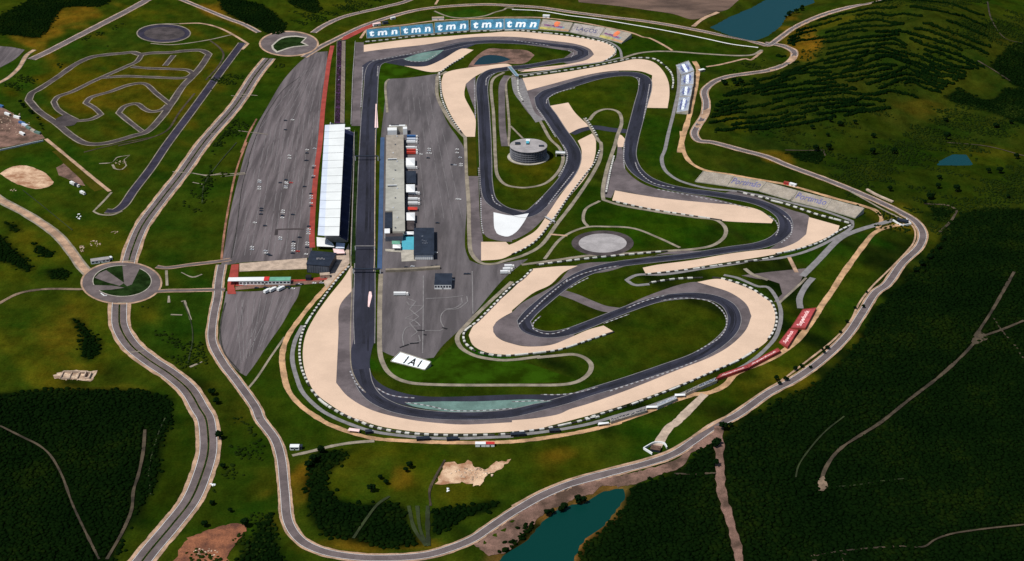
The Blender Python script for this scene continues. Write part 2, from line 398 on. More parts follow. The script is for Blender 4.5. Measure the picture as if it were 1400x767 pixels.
# ================================================================ LAND
gxs = np.concatenate([[-9000,-6000,-4000,-2800,-2000,-1600,-1350,-1200,-1100], np.arange(-1040, 1041, 5.0), [1100,1200,1350,1600,2000,2800,4000,6000,9000]])
gys = np.concatenate([[-4000,-2000,-800,0,500,800,950,1040], np.arange(1090, 2881, 5.0), [2930,3000,3150,3400,3900,4800,6500,9000,14000,25000]])
GX, GY = np.meshgrid(gxs, gys); G2 = np.column_stack([GX.ravel(), GY.ravel()])
GZ = Hn(G2)
far = np.clip((np.abs(G2[:, 0])-1100)/3000, 0, 1)+np.clip((G2[:, 1]-2900)/6000, 0, 1)
GZ = GZ + far*60*np.abs(np.sin(G2[:, 0]/900)*np.cos(G2[:, 1]/1300))
nx, ny = len(gxs), len(gys)
ii = (np.arange(ny-1)[:, None]*nx + np.arange(nx-1)[None, :]).ravel()
FQ = np.column_stack([ii, ii+1, ii+nx+1, ii+nx])
ground = mesh_np('ground', np.column_stack([G2, GZ]), FQ.ravel(), [4]*len(FQ), ['ground'], smooth=True)
ground['kind'] = 'structure'
# the land's own colours, blended between survey points: (x, y, radius x, radius y, colour, strength)
GREEN = (.020,.036,.006); DEEP = (.008,.018,.004); OLIVE = (.040,.045,.006); BROWN = (.075,.050,.010); BRIGHT = (.012,.040,.006); BLACKG = (.0035,.008,.003)
RUST = (.10,.045,.012)
zones = [ (1200,560,300,300,BLACKG,1),(1330,430,170,180,BLACKG,.9),(1250,120,250,150,(.014,.023,.006),1),(1230,230,220,60,(.011,.021,.004),1),(1050,160,80,50,(.009,.018,.005),1),
 (100,640,150,120,BLACKG,1),(120,470,80,45,OLIVE,.8),(80,440,50,30,(.030,.040,.006),.8),(90,460,28,40,BROWN,.35),(40,340,60,40,OLIVE,.7),(40,240,60,40,BRIGHT,.5),(120,230,50,60,GREEN,.5),(20,100,40,60,BRIGHT,.4),
 (150,330,50,20,OLIVE,.6),(110,120,70,40,(.044,.040,.005),.9),(200,110,70,50,(.044,.040,.006),.8),(270,120,20,60,(.050,.044,.006),.6),(90,20,40,30,BROWN,.8),(70,40,20,20,BROWN,.8),(190,20,30,10,OLIVE,.8),
 (310,15,30,14,BROWN,.9),(260,260,60,60,(.013,.030,.005),.8),(255,430,50,60,(.010,.028,.005),.9),(370,130,50,70,(.010,.028,.004),.8),(430,90,60,30,(.018,.030,.004),.5),(560,35,60,8,OLIVE,.8),(640,20,40,6,BRIGHT,.8),(850,60,90,16,(.010,.026,.003),1),(960,80,60,14,(.010,.026,.003),1),(420,15,60,20,(.022,.034,.005),.8),
 (800,140,50,25,(.018,.032,.004),1),(730,230,40,30,(.028,.034,.004),.9),(900,190,24,50,(.012,.030,.004),1),(880,310,100,30,(.012,.032,.003),1),(1020,300,40,20,(.012,.030,.004),1),(810,280,30,40,(.009,.024,.003),1),(900,460,80,40,(.017,.028,.004),1),(640,500,90,14,(.008,.040,.003),1),(760,440,30,18,(.016,.030,.003),1),(840,395,50,15,(.016,.030,.003),1),
 (985,395,40,14,(.009,.028,.004),1),(1110,340,60,20,(.010,.030,.004),1),(1150,400,50,60,(.016,.030,.004),1),(1060,490,60,40,(.022,.034,.004),1),(1000,530,50,30,(.030,.040,.004),.6),(900,590,70,30,(.013,.030,.004),1),(760,630,70,25,(.020,.030,.004),1),(770,620,20,10,BROWN,.4),
 (540,640,90,40,(.024,.034,.004),1),(500,640,40,20,(.026,.038,.006),.8),(620,680,30,30,OLIVE,.7),(545,655,12,16,BROWN,.6),(410,660,14,40,BROWN,.8),(480,745,60,10,BROWN,.6),(570,745,40,7,BROWN,.6),(390,560,60,60,(.012,.028,.004),.8),(355,670,20,20,BROWN,.6),(340,610,40,50,(.014,.028,.004),1),
 (330,640,60,90,(.011,.024,.004),.8),(230,660,30,80,(.010,.020,.003),.9),(1080,520,50,14,(.050,.050,.008),.6),(1160,460,18,24,(.045,.048,.008),.6),(1235,300,30,18,(.050,.046,.008),.8),(1290,330,30,20,(.026,.036,.006),.7),(1090,60,16,30,BROWN,.9),(1106,50,12,20,(.10,.055,.012),.8),(1150,30,40,6,OLIVE,.5),(1060,215,20,8,BROWN,.9),(1330,215,50,12,OLIVE,.4),(1260,145,30,8,BROWN,.2),(1300,90,40,40,(.020,.030,.006),.6),(1010,170,14,18,OLIVE,.8),(1370,60,40,60,(.018,.026,.006),.8),
 (1100,640,60,60,(.005,.012,.003),.6),(1260,600,90,50,(.010,.019,.005),.7),(1240,620,50,20,(.016,.024,.006),.5),(20,590,40,14,(.018,.026,.006),.8),(60,690,60,40,(.009,.017,.004),.7),(700,640,40,30,(.014,.028,.004),.7),(880,0,120,20,(.030,.030,.008),.6),(950,35,60,8,(.020,.028,.005),.8),(1110,165,90,26,(.014,.024,.005),.5),(1350,500,60,40,(.006,.013,.003),.7),(300,560,30,60,(.020,.026,.005),.6),(20,150,50,26,(.012,.030,.006),.7),(180,60,70,20,(.012,.030,.006),.7)]
zones += [(50,545,80,6,(.028,.042,.006),.9),(150,535,60,8,(.045,.045,.008),.7),(420,470,40,60,(.012,.030,.004),.7)]
# colour computed in plan: every survey point and its radii turned into metres on the ground first
col = np.tile(np.array([(.017,.030,.005)]), (len(G2), 1))
for (px, py, rx, ry, c, s) in zones:
    w = project([(px, py)])[0]; m = mpp(py); dep = PITCH + math.atan((py-Hh/2)/F)
    sx = rx*m; sy = ry*m/math.sin(dep)
    dx = (G2[:, 0]-w[0])/sx; dy = (G2[:, 1]-w[1])/sy
    wob = 1 + .35*np.sin(G2[:, 0]/23+px)*np.sin(G2[:, 1]/31+py) + .25*np.sin(G2[:, 0]/11+G2[:, 1]/13+px)
    k = s*(1-sm((np.sqrt(dx*dx+dy*dy)*wob-.55)/.75))[:, None]
    col = col*(1-k) + np.array(c)*k
# bank of bare earth round the lakes
for L, z in LAKEW[:1]:
    d = seg_dist(G2, L); k = (1-sm((d+2*np.sin(G2[:,0]/9)-4)/12))[:, None]*.75; col = col*(1-k)+np.array((.10,.055,.04))*k
col = col*np.array((1.20,1.06,.50))
at = ground.data.attributes.new('land', 'FLOAT_COLOR', 'POINT')
at.data.foreach_set('color', np.column_stack([col, np.ones(len(col))]).astype(np.float32).ravel())
for (L, z), n, m in zip(LAKES, ('lake_water', 'lake_water', 'pond_water'), ('water_teal', 'water_blue', 'water_blue')):
    q = np.array([flat(a[0], a[1], z) for a in catmull(L, True, 5, 50)]); nn = normals(q, True); dd = seg_dist(q+nn, q)
    q = q + nn*np.where(dd > 0, 3.0, -3.0)[:, None]
    mb = MB(); V = [Vector(p) for p in q]; n_ = len(V)
    res = delaunay_2d_cdt(V, [(i, (i+1) % n_) for i in range(n_)], [list(range(n_))], 1, 1e-4)
    co = np.array([tuple(v) for v in res[0]]); ff = []; 
    for f in res[2]:
        a, b, c = co[f[0]], co[f[1]], co[f[2]]
        ff += list(f) if (b[0]-a[0])*(c[1]-a[1])-(b[1]-a[1])*(c[0]-a[0]) > 0 else list(f)[::-1]
    o = mesh_np(n, np.column_stack([co, np.full(len(co), z)]), ff, [3]*len(res[2]), [m]); o['kind'] = 'structure'
# ================================================================ SHEETS: fields and bare ground
B = Z
sheet('brown_field', B(700,0,K,(330,-60),(1300,-60),(1190,0),(1130,50),(1040,70),(990,95),(940,102),(850,75),(700,52),(520,28),(350,12)), 'brown_field', .25)
sheet('bare_ground', B(0,190,K,(0,180),(50,150),(120,138),(190,155),(250,190),(282,225),(260,248),(200,262),(130,250),(60,222)), 'bare_sand', .08, jag=.6)
sheet('bare_ground', B(0,190,K,(295,150),(335,128),(370,160),(420,205),(445,245),(410,240),(360,212),(310,190)), 'bare_pink', .08, jag=.5)
sheet('construction_yard', B(0,0,K,(-80,540),(0,560),(60,590),(110,630),(160,665),(215,700),(235,725),(160,745),(60,765),(-80,790)), 'bare_pink', .08)
sheet('rubble_ground', B(0,380,K,(280,512),(340,488),(505,490),(495,520),(470,545),(380,532),(300,530)), 'rubble', .3, jag=1.0)
sheet('bare_ground', B(350,567,K,(990,258),(1040,250),(1090,255),(1110,238),(1130,245),(1125,268),(1170,275),(1200,285),(1235,265),(1255,245),(1290,245),(1335,232),(1300,262),(1280,290),(1240,300),(1205,320),(1185,372),(1120,365),(1075,358),(1000,365),(945,362),(970,300)), 'bare_sand', .12, jag=1.2)
sheet('red_earth', B(0,567,K,(890,800),(930,730),(960,680),(1010,640),(1100,605),(1200,578),(1260,570),(1290,595),(1260,650),(1210,720),(1180,800)), 'red_earth', .4, jag=1.0)
sheet('earth_slope', B(700,567,K,(-200,680),(0,545),(150,452),(300,388),(500,332),(700,290),(850,240),(960,160),(1090,66),(1092,110),(1020,165),(930,205),(915,250),(860,290),(780,312),(700,342),(620,372),(540,378),(470,372),(420,420),(330,440),(260,500),(170,520),(120,560),(40,650),(-40,720),(-120,740)), 'bare_pink', .3, jag=.8)
sheet('earth_bank', B(490,10,6.73,(1000,560),(1040,500),(1110,430),(1200,380),(1342,385),(1560,400),(1620,440),(1560,500),(1500,520),(1342,515),(1150,540),(1080,560)), 'bare_pink', .06)
o = sheet('pond_water', B(490,10,6.73,(1060,530),(1110,470),(1180,440),(1342,455),(1400,480),(1342,500),(1180,525)), 'water_pond', .12)
# ---- green, olive and dark lawns with edges of their own
sheet('lawn', B(350,0,K,(642,340),(680,328),(760,345),(830,362),(930,378),(900,385),(700,412),(690,500),(690,590),(660,590),(642,520)), 'infield_bright', .02)
sheet('lawn', B(350,380,K,(665,430),(690,420),(880,470),(930,440),(1050,330),(1120,390),(1342,430),(1400,440),(1700,540),(1342,555),(900,552),(760,535),(690,490)), 'infield_bright', .02)
# ---- asphalt areas
sheet('paddock', [(530,108),(562,106),(597,101),(599,130),(604,150),(613,170),(627,190),(635,205),(638,280),(636,340),(642,356),(660,362),(722,354),(690,380),(637,442),(604,474),(593,489),(560,492),(535,486),(522,480),(520,400),(520,200),(525,150)], 'paddock_asphalt', .05)
sheet('car_park', [(448,70),(446,100),(441,160),(436,220),(430,290),(426,352),(380,356),(330,359),(302,364),(306,345),(315,290),(327,240),(342,190),(366,145),(391,105),(425,74)], 'carpark_asphalt', .04)
sheet('car_park', B(0,380,K,(1185,70),(1342,70),(1575,45),(1560,100),(1530,150),(1480,240),(1410,340),(1342,445),(1290,515),(1250,490),(1160,380),(1150,300)), 'carpark_asphalt', .04)
sheet('car_park', B(0,0,K,(-120,235),(0,243),(60,248),(130,262),(80,310),(0,355),(-120,420)), 'carpark_asphalt', .3)
# ---- main circuit: centreline, (x, y, width in picture px)
TR = [(498.5,470,29),(498,430,31),(498.5,390,30),(499,330,28),(500,280,26),(502,220,24),(504.5,160,22),(507,120,20),(508.5,100,20),
  (513,88,18),(530,81.5,15),(548,78,15),(570,76,14)]
T_bot = [(493,505,26),(498,525,25),(510,542,24),(532,555,23),(560,563,22),(600,568,22),(637,569,22),(670,568,22),(700,565,22),(735,557,21),(770,548,21),(804,537,20),(856,521,20),(909,503,20),(955,486,20),(985,467,20),(1001,449,20),(1004,434,20),(997,419,20),(980,409,19),(955,404.5,19),(929,405,19),(898,409.5,18),(865,420,18),(830,433.5,18),(804,444,19),(778,453.5,20),(755,457.5,20),(736,456,20),(720,449,20),(716,439,20),(725,428,20),(742,413,20),(762,397,19),(780,384,19),(796,375,19),(815,368,18),(843,361.5,18),(896,355,18),(948,349,18),(1000,341,19),(1040,335,20),(1062,326,20),(1074,313,20),(1073,300,20),(1064,290,20),(1050,282,19),(1030,275,18),(1000,269,18),(974,265,18),(935,260,18),(905,253,18),(882,243,18),(867,229,19),(861,212,19),(864,190,19),(869,170,19),(876,143,19),(882,120,19),(881,109,19),(872,103,18),(858,101,18),(838,102,17),(815,106,17),(790,113,18),(765,121,19),(748,127,20),(740,134,20),(742,144,20),(752,158,20),(765,178,20),(777,195,21),(784,210,22),(783,225,21),(774,243,20),(757,263,20),(740,280,20),(728,290,20),(716,294,19),(700,290,18),(684,284,18),(670,272,18),(665,250,18),(664,220,18),(663,190,18),(661,150,17),(659,118,17),(662,106,17),(672,98,17),(690,94.5,16),(726,90,14),(760,84,15),(785,80,17),(797,75,17),(797,70,17),(789,66,16),(772,63.5,15),(739,60,15),(700,57.5,15),(665,57,14),(636,60,14),(610,66,14),(590,71,14),(570,76,14)]
# run-off asphalt first
gin = B(350,380,K,(500,70),(440,145),(432,300),(420,550),(480,620),(600,690),(800,742),(1000,765)) + B(350,567,K,(1100,52),(1342,40)) + B(700,567,K,(0,30),(130,18),(250,-4)) + B(700,380,K,(300,690),(400,660),(600,590),(850,490),(1050,410),(1150,350),(1228,270),(1255,200),(1230,140),(1150,80),(1050,45),(970,22))
tr_in = [(p[0],p[1]) for p in [(484,390,0),(484,460,0)]+T_bot[0:26]]
sheet('runoff_area', gin + B(700,380,K,(900,30),(760,75),(660,115)) + tr_in[::-1], 'runoff_asphalt', .07, corner=70)
sheet('runoff_area', B(350,380,K,(1390,135),(1342,180),(1270,222),(1240,262),(1245,290),(1262,312),(1342,345))+B(700,380,K,(60,356),(120,360),(210,350),(320,312),(330,290),(200,310),(80,280),(60,230),(200,100),(330,0))+B(700,190,K,(520,690),(810,595),(1000,585),(900,600),(800,605),(560,640),(330,665),(230,760)), 'runoff_asphalt', .07, corner=70)
sheet('runoff_area', B(700,190,K,(545,100),(555,20),(575,40),(590,150),(660,220),(760,262),(1000,300),(1342,385),(1180,350),(1050,338),(800,312),(540,270),(520,310),(470,300),(500,180)), 'runoff_asphalt', .07, corner=60)
sheet('runoff_area', B(1050,190,K,(-280,300),(-150,270),(0,330),(130,375),(215,405),(222,440),(205,495),(160,535),(60,575),(0,580),(60,540),(120,480),(90,430),(30,370),(-100,330)), 'runoff_asphalt', .07, corner=60)
sheet('runoff_area', B(700,0,K,(80,475),(200,440),(350,402),(460,380),(560,370),(560,390),(300,450),(170,510),(120,545),(170,630),(130,630),(60,560),(20,480),(0,400),(50,410)), 'runoff_asphalt', .07, corner=60)
sheet('runoff_area', B(350,0,K,(565,272),(700,250),(900,230),(1100,197),(1342,190))+B(700,0,K,(200,212),(340,232),(410,258),(430,285),(400,310),(300,335),(250,320),(320,270),(150,245),(0,225))+B(350,0,K,(1200,215),(1000,250),(800,300),(640,335),(560,345)), 'runoff_asphalt', .07, corner=60)
sheet('pit_exit_lane', B(350,0,K,(520,222),(565,222),(565,275),(560,345),(552,500),(548,660),(500,660),(505,400)), 'runoff_asphalt', .06, corner=40)
sheet('runoff_area', B(350,0,K,(1150,395),(1155,600),(1100,440),(1100,420)), 'runoff_asphalt', .07)
sheet('runoff_area', B(350,190,K,(1115,195),(1165,195),(1175,430),(1190,545),(1180,640),(1150,640),(1120,560),(1105,400)), 'runoff_asphalt', .06, corner=40)
sheet('track_area', B(350,190,K,(1170,250),(1240,250),(1260,340),(1342,365))+B(700,190,K,(90,370),(180,300),(250,290),(215,360),(100,480),(20,525),(0,530))+B(350,190,K,(1342,540),(1280,535),(1205,510),(1185,450)), 'runoff_asphalt', .075, corner=60)
sheet('turn_slip', B(350,380,K,(590,440),(610,510),(660,560),(760,600),(900,622),(1342,612))+B(700,380,K,(100,612),(300,605),(500,560),(700,510),(600,560),(300,650),(0,700))+B(350,380,K,(1000,700),(700,640),(560,520)), 'track_asphalt', .078, corner=60)
sheet('track_area', B(350,0,K,(560,420),(556,345),(600,318),(700,308),(900,270),(1050,225),(1200,210),(1060,275),(980,330),(900,350),(800,350),(740,340),(640,322),(635,420)), 'track_asphalt', .078, corner=60)
ribbon('connecting_track', B(700,380,K,(255,75),(330,100),(400,130),(480,160),(560,172)), 14, 'runoff_asphalt', .074)
ribbon('connecting_track', B(700,0,K,(310,700),(360,680),(430,668),(520,680),(620,690)), 15, 'track_asphalt', .074)
# gravel traps
def grav(*a): return sheet('gravel_trap', [p for part in a for p in part], 'gravel', .10, corner=38)
gout = B(700,380,K,(1080,5),(1150,22),(1250,60),(1342,112)) + B(1050,380,K,(25,150),(38,200),(32,250),(0,325)) + B(700,380,K,(1300,362),(1200,424),(1000,510),(800,590),(600,662),(400,722),(200,775)) + B(700,567,K,(150,72),(0,88)) + B(350,567,K,(1150,98),(900,95),(800,85),(640,58),(520,15)) + B(350,380,K,(600,767),(500,730),(400,672),(310,600),(262,510),(245,400),(260,300),(310,200),(380,100),(460,0)) + [(480,364)]
grav([(481.5,364),(481,397)], gin, gout)
grav(B(700,190,K,(110,680),(240,668),(345,665),(270,700),(200,765)), B(700,380,K,(110,80),(0,170)), B(350,380,K,(1342,180),(1290,208),(1258,232),(1242,258),(1244,284),(1260,308),(1295,330),(1342,345)), B(700,380,K,(50,357),(120,360),(210,350),(300,315),(400,272),(480,250),(530,280),(490,292),(400,325),(250,375),(100,395),(0,402)), B(350,380,K,(1300,402),(1200,388),(1135,350),(1115,300),(1140,250),(1230,160),(1342,60)), B(700,380,K,(60,0)), B(700,190,K,(90,700)))
grav(B(700,190,K,(685,675),(760,660),(950,635),(1150,600),(1342,578)), B(1050,190,K,(60,575),(150,540),(200,500),(215,410),(375,455),(365,485),(300,520),(200,560),(100,590),(0,612)), B(700,190,K,(1200,635),(1100,650),(900,682),(700,705)))
grav(B(700,190,K,(540,270),(650,290),(800,312),(1050,337),(1200,350),(1300,375),(1370,425),(1360,442),(1250,438),(1110,430),(950,405),(750,375),(600,345),(525,322)))
grav(B(700,0,K,(55,410),(80,475),(200,443),(350,403),(460,380),(560,370),(680,375),(735,395),(730,440),(705,565),(815,567),(825,500),(820,430),(790,370),(740,325),(650,310),(550,330),(300,375),(70,408)))
grav(B(350,0,K,(565,272),(565,236),(800,206),(1000,190),(1200,175)), B(700,0,K,(0,165),(200,180),(400,205),(500,225),(545,260),(545,285),(510,310),(400,335),(200,365),(40,378),(100,360),(300,335),(400,310),(430,285),(410,258),(340,232),(200,213),(0,193)), B(350,0,K,(1100,198),(900,232),(700,254)))
grav(B(350,0,K,(775,345),(850,350),(900,345),(980,310),(1080,255),(1140,262),(1050,320),(980,368),(920,378)))
grav(B(350,0,K,(985,382),(1050,365),(1200,345),(1320,335),(1342,345),(1230,365),(1150,400),(1100,440),(1092,500),(1125,570),(1150,620),(1148,717),(1100,717),(1050,650),(1010,580),(980,500),(972,430)))
grav(B(700,0,K,(200,555),(295,538),(330,590),(405,662),(350,675),(300,700)))
grav(B(700,0,K,(350,735),(420,700),(438,730),(440,767)), B(700,190,K,(437,80),(400,180),(300,308),(210,442),(130,530),(60,580),(0,605)), B(350,190,K,(1290,628),(1180,638),(1180,545),(1290,562)), B(700,190,K,(0,550),(60,520),(125,480),(180,405),(250,300),(320,205),(355,140),(365,60),(345,10)))
grav(B(700,0,K,(555,700),(575,710),(598,740),(598,767)), B(700,190,K,(590,42),(555,42),(548,-10)))
grav(B(350,300,K,(1180,118),(1310,118),(1342,150),(1290,190),(1184,215)))
# the racing line itself
ribbon('race_track', TR, 20, 'track_asphalt', .14)
ribbon('race_track', T_bot, 17, 'track_asphalt', .145)
ribbon('race_track', [(498.5,462,29),(494,480,28),(492.5,495,26),(493,505,26)], 20, 'track_asphalt', .143)
def racing(pts, off, w):
    XY, ww = center(pts); k = np.sin(np.linspace(0, 9*len(XY)/260, len(XY))*2.2)*off; N_ = normals(XY)
    k = np.convolve(k, np.ones(41)/41, 'same'); ribbon_w('tyre_mark', XY+N_*k[:, None], w, 'rubber', .155, rough=.25)
racing(T_bot, 3.2, 4.2); racing(T_bot, -2.6, 1.2); racing(TR, 2.5, 3.4); ribbon('tyre_mark', [(503,480),(504.5,400),(506,300),(507,200)], 1.4, 'rubber', .158, rough=.3)
# green paint and white paint
sheet('painted_runoff', B(350,380,K,(780,655),(950,648),(1150,648),(1342,640))+B(700,380,K,(100,637),(210,645),(90,668),(0,685))+B(350,380,K,(1200,700),(1050,703),(950,695),(820,672)), 'green_paint', .17)
sheet('painted_runoff', B(350,0,K,(770,310),(840,285),(900,272),(985,262),(950,290),(890,322),(830,322),(790,318)), 'green_paint', .17)
sheet('painted_runoff', B(350,190,K,(1245,385),(1342,402))+B(700,190,K,(88,390),(60,440),(20,490),(-20,512))+B(350,190,K,(1290,508),(1262,495),(1250,470)), 'white_panel', .17)
sheet('painted_marker', B(350,0,K,(627,545),(634,545),(640,670),(622,670)), 'pink_white', .17, smooth=False)
sheet('painted_marker', B(350,380,K,(593,72),(604,72),(608,95),(593,155),(586,150),(588,100)), 'pink_white', .17, smooth=False)
# track edge lines and kerbs
def edge(pts, off_sign, m='white_paint', w=.9, dz=.17, name='track_edge_line'):
    XY, ww = center(pts); N_ = normals(XY)
    return ribbon_w(name, XY+N_*(off_sign*(ww/2-.6))[:, None], w, m, dz)
for seg in (TR, T_bot):
    for s_ in (-1, 1): edge(seg, s_, 'kerb_grey', .9)
def kerb(pts, w=1.5, L=3.2):
    """a painted kerb: white and grey blocks along the curve"""
    XY, _ = center(pts, step=2.0); s = np.concatenate([[0], np.cumsum(np.linalg.norm(np.diff(XY, axis=0), axis=1))])
    n = max(2, int(s[-1]/L)); t = np.linspace(0, s[-1], n+1); X = np.interp(t, s, XY[:, 0]); Y = np.interp(t, s, XY[:, 1]); Q = np.column_stack([X, Y]); N_ = normals(Q)
    mb = MB()
    for i in range(n):
        a, b, na, nb = Q[i], Q[i+1], N_[i], N_[i+1]
        ring = [a+na*w/2, a-na*w/2, b-nb*w/2, b+nb*w/2]
        mb.prism([tuple(p) for p in ring[::-1]][::-1], .08, .24, 'kerb_white' if i % 2 else 'runoff_asphalt')
    o = mb.build('track_kerb'); o['kind'] = 'structure'
for p in (B(700,380,K,(780,120),(860,108),(950,108),(1040,125),(1100,170),(1125,220),(1118,270),(1080,320),(1030,350),(970,385)),
          B(700,380,K,(150,200),(110,240),(110,268),(160,290),(220,292),(300,265)), B(700,380,K,(300,55),(340,30),(400,0)), B(700,380,K,(30,250),(90,190),(170,110),(290,10)),
          B(700,380,K,(480,240),(560,210),(615,190)), B(700,380,K,(600,160),(700,120),(810,90)),
          B(350,380,K,(780,652),(900,670),(1000,692),(1100,698),(1250,692),(1342,684)), B(700,380,K,(0,650),(120,645),(200,645)), B(700,380,K,(150,612),(250,612),(340,602),(450,572)),
          B(350,380,K,(630,575),(680,605),(740,622),(830,630)), B(350,380,K,(490,480),(520,545),(570,600)),
          B(700,380,K,(500,598),(650,548),(800,500),(980,430)), B(700,190,K,(255,765),(350,715),(450,685),(560,665)),
          B(700,190,K,(750,262),(850,280),(1000,310),(1150,340),(1250,365)), B(1050,190,K,(80,400),(120,440),(120,500),(70,545)), B(1050,190,K,(0,400),(40,430),(55,470),(40,510)),
          B(700,190,K,(645,120),(660,160),(700,205),(750,235),(850,255)), B(700,190,K,(590,20),(585,100),(590,160)),
          B(700,0,K,(180,545),(185,520),(230,490),(330,460)), B(700,0,K,(640,405),(668,410),(665,450)), B(700,0,K,(722,440),(705,540),(690,620)), B(700,0,K,(125,560),(180,640),(230,720)),
          B(700,0,K,(0,210),(100,225),(200,240)), B(700,0,K,(290,262),(325,280),(310,300)), B(350,0,K,(600,320),(720,300),(900,262)), B(490,10,6.73,(415,475),(500,500),(620,490),(720,430)),
          B(350,0,K,(1145,420),(1147,520),(1150,620)), B(350,0,K,(1205,450),(1210,410),(1250,385)), B(350,0,K,(560,350),(556,450),(550,560)), B(350,0,K,(640,345),(636,400)),
          B(650,170,6.97,(30,410),(40,560),(50,700)), B(350,190,K,(1170,150),(1178,300),(1182,440),(1192,500)), B(650,170,6.97,(940,450),(820,600),(690,767)), B(650,170,6.97,(650,680),(570,767)),
          B(650,170,6.97,(830,190),(870,260),(870,350),(790,500)), B(350,190,K,(1235,290),(1250,330),(1290,355))): kerb(p)
# long light lines: pit wall and fence bases
ribbon('track_side_line', [(484,181),(483,230),(481,300),(479.5,350),(481,400),(479.5,440),(479,480),(481,505),(490,525),(500,537)], 1.1, 'pale_path', .18)
ribbon('service_road', B(350,380,K,(655,-20),(650,100),(648,250),(650,390),(662,440),(690,490),(735,525),(800,548),(900,558),(1342,562))+B(700,380,K,(300,555),(370,530),(410,490),(415,455),(390,425),(330,402),(230,408),(130,418)), 5.2, 'pale_path', .12)
# ================================================================ ROADS
def road(pts, w, shoulder=2.0, dz=.30, m='road_asphalt', sm_='tan_verge', name='road', line=True, rough=.06):
    XY, ww = center(pts); w = ww if ww is not None else np.full(len(XY), float(w))
    if shoulder: ribbon_w('road_verge', XY, w+2*shoulder, sm_, dz-.08, rough=rough)
    ribbon_w(name, XY, w, m, dz)
    if line:
        for s_ in (-1, 1): ribbon_w('road_edge_line', XY + normals(XY)*((w/2-.5)*s_)[:, None], .35, 'white_paint', dz+.03)
    return XY, w
ring = B(1050,0,K,(0,232))[:0] + [(1046,59),(1062,61)] + B(1050,0,K,(110,252),(138,275),(135,298),(118,320),(60,350),(0,370)) + B(700,0,K,(1250,384),(1120,405),(1050,435),(1008,480),(1018,540),(1010,600),(970,665),(955,700),(975,735)) + B(700,190,K,(1050,18),(1200,58),(1342,96)) + B(1050,190,K,(100,138),(300,212),(450,272),(600,338),(700,388),(780,440),(812,500),(795,560),(700,655),(620,765)) + B(1050,380,K,(565,75),(490,190),(420,295),(300,415),(150,525),(0,605)) + B(700,567,K,(1180,2),(1060,62),(950,140),(850,205),(700,258),(500,308),(300,365),(150,428),(0,515)) + B(350,567,K,(1230,590),(1150,645),(1050,690),(900,735),(700,752),(500,745),(330,710),(230,655),(170,565),(150,400),(130,220),(100,130),(20,20)) + B(0,380,K,(1342,685),(1240,540),(1165,440),(1112,330),(1120,200),(1140,100)) + [(299,385),(303,362)]
road(ring, 9.0, 2.0)
# outer footway beside it, paler
ribbon('footway', B(1050,190,K,(660,400),(740,440),(770,480),(765,540),(700,620),(590,730),(545,775))+B(1050,380,K,(480,130),(430,230),(350,320),(200,440),(60,545),(0,580))+B(700,567,K,(1100,25),(950,115),(820,190),(700,232),(500,285),(300,340),(150,400),(0,480)), 2.2, 'tan_verge', .36, rough=.1)
north = B(1050,0,K,(700,-30),(600,2),(400,45),(250,92),(130,150),(50,208),(0,238)) + B(700,0,K,(1300,228),(1100,185),(900,145),(700,112),(500,88),(300,62),(150,40),(0,30)) + B(350,0,K,(1200,24),(1000,34),(850,52),(700,90),(550,142),(430,200),(340,245),(250,300)) 
road(north, 8.0, 2.4)
ribbon('footway', B(700,0,K,(0,50),(150,58),(300,82),(450,100),(600,125),(800,160),(1000,200),(1150,232),(1290,250)), 3.2, 'white_paint', .34)
ribbon('footway', B(1050,190,K,(430,275),(520,325),(600,370),(690,415)), 3.0, 'pale_path', .40)
road(B(350,0,K,(900,-60),(800,2),(650,42),(450,92),(350,138),(300,172)), 9, 1.6)
road(B(350,0,K,(15,170),(-60,130))+[(313,26),(274,10),(225,-10)], 7, 2.0)
# double carriageway
dual = [(368,80),(350,102)]+B(0,0,K,(1238,550),(1070,745))+B(0,190,K,(950,185),(840,325),(742,462),(690,590),(672,655))
dual2 = B(0,380,K,(628,120),(625,180),(630,255),(685,350),(780,430),(900,510),(990,590),(1050,690))+B(0,567,K,(1078,20),(1092,120),(1090,200),(1060,310),(1000,450),(900,580),(790,710),(720,800),(660,870))
def dualroad(p, hw):
    XY, _ = center(p)
    N_ = normals(XY); ribbon_w('road_verge', XY, 2*hw+7, 'tan_verge', .20, rough=.05)
    for s_ in (-1, 1):
        ribbon_w('road', XY+N_*(s_*(hw/2+.6)), hw-1.2, 'road_asphalt', .30)
        ribbon_w('road_edge_line', XY+N_*(s_*(hw-.6)), .4, 'white_paint', .33)
    ribbon_w('central_reservation', XY, 2.0, 'island_grass', .26)
dualroad(dual, 7.6); dualroad(dual2, 8.6)
# crossings on the carriageways
for a, b in (((326,179),(366,184)),((330,129),(352,131)),((236,235),(262,237)),((178,482),(197,480)),((281,182),(296,183)),((161,414),(175,414)),((165,357),(186,357)),((302,242),(336,238)),((263,237),(283,241)),((283,241),(302,237)),((316,131),(340,133))):
    ribbon('crossing', [a, ((a[0]+b[0])/2, (a[1]+b[1])/2), b], 1.6, 'pale_path', .36)
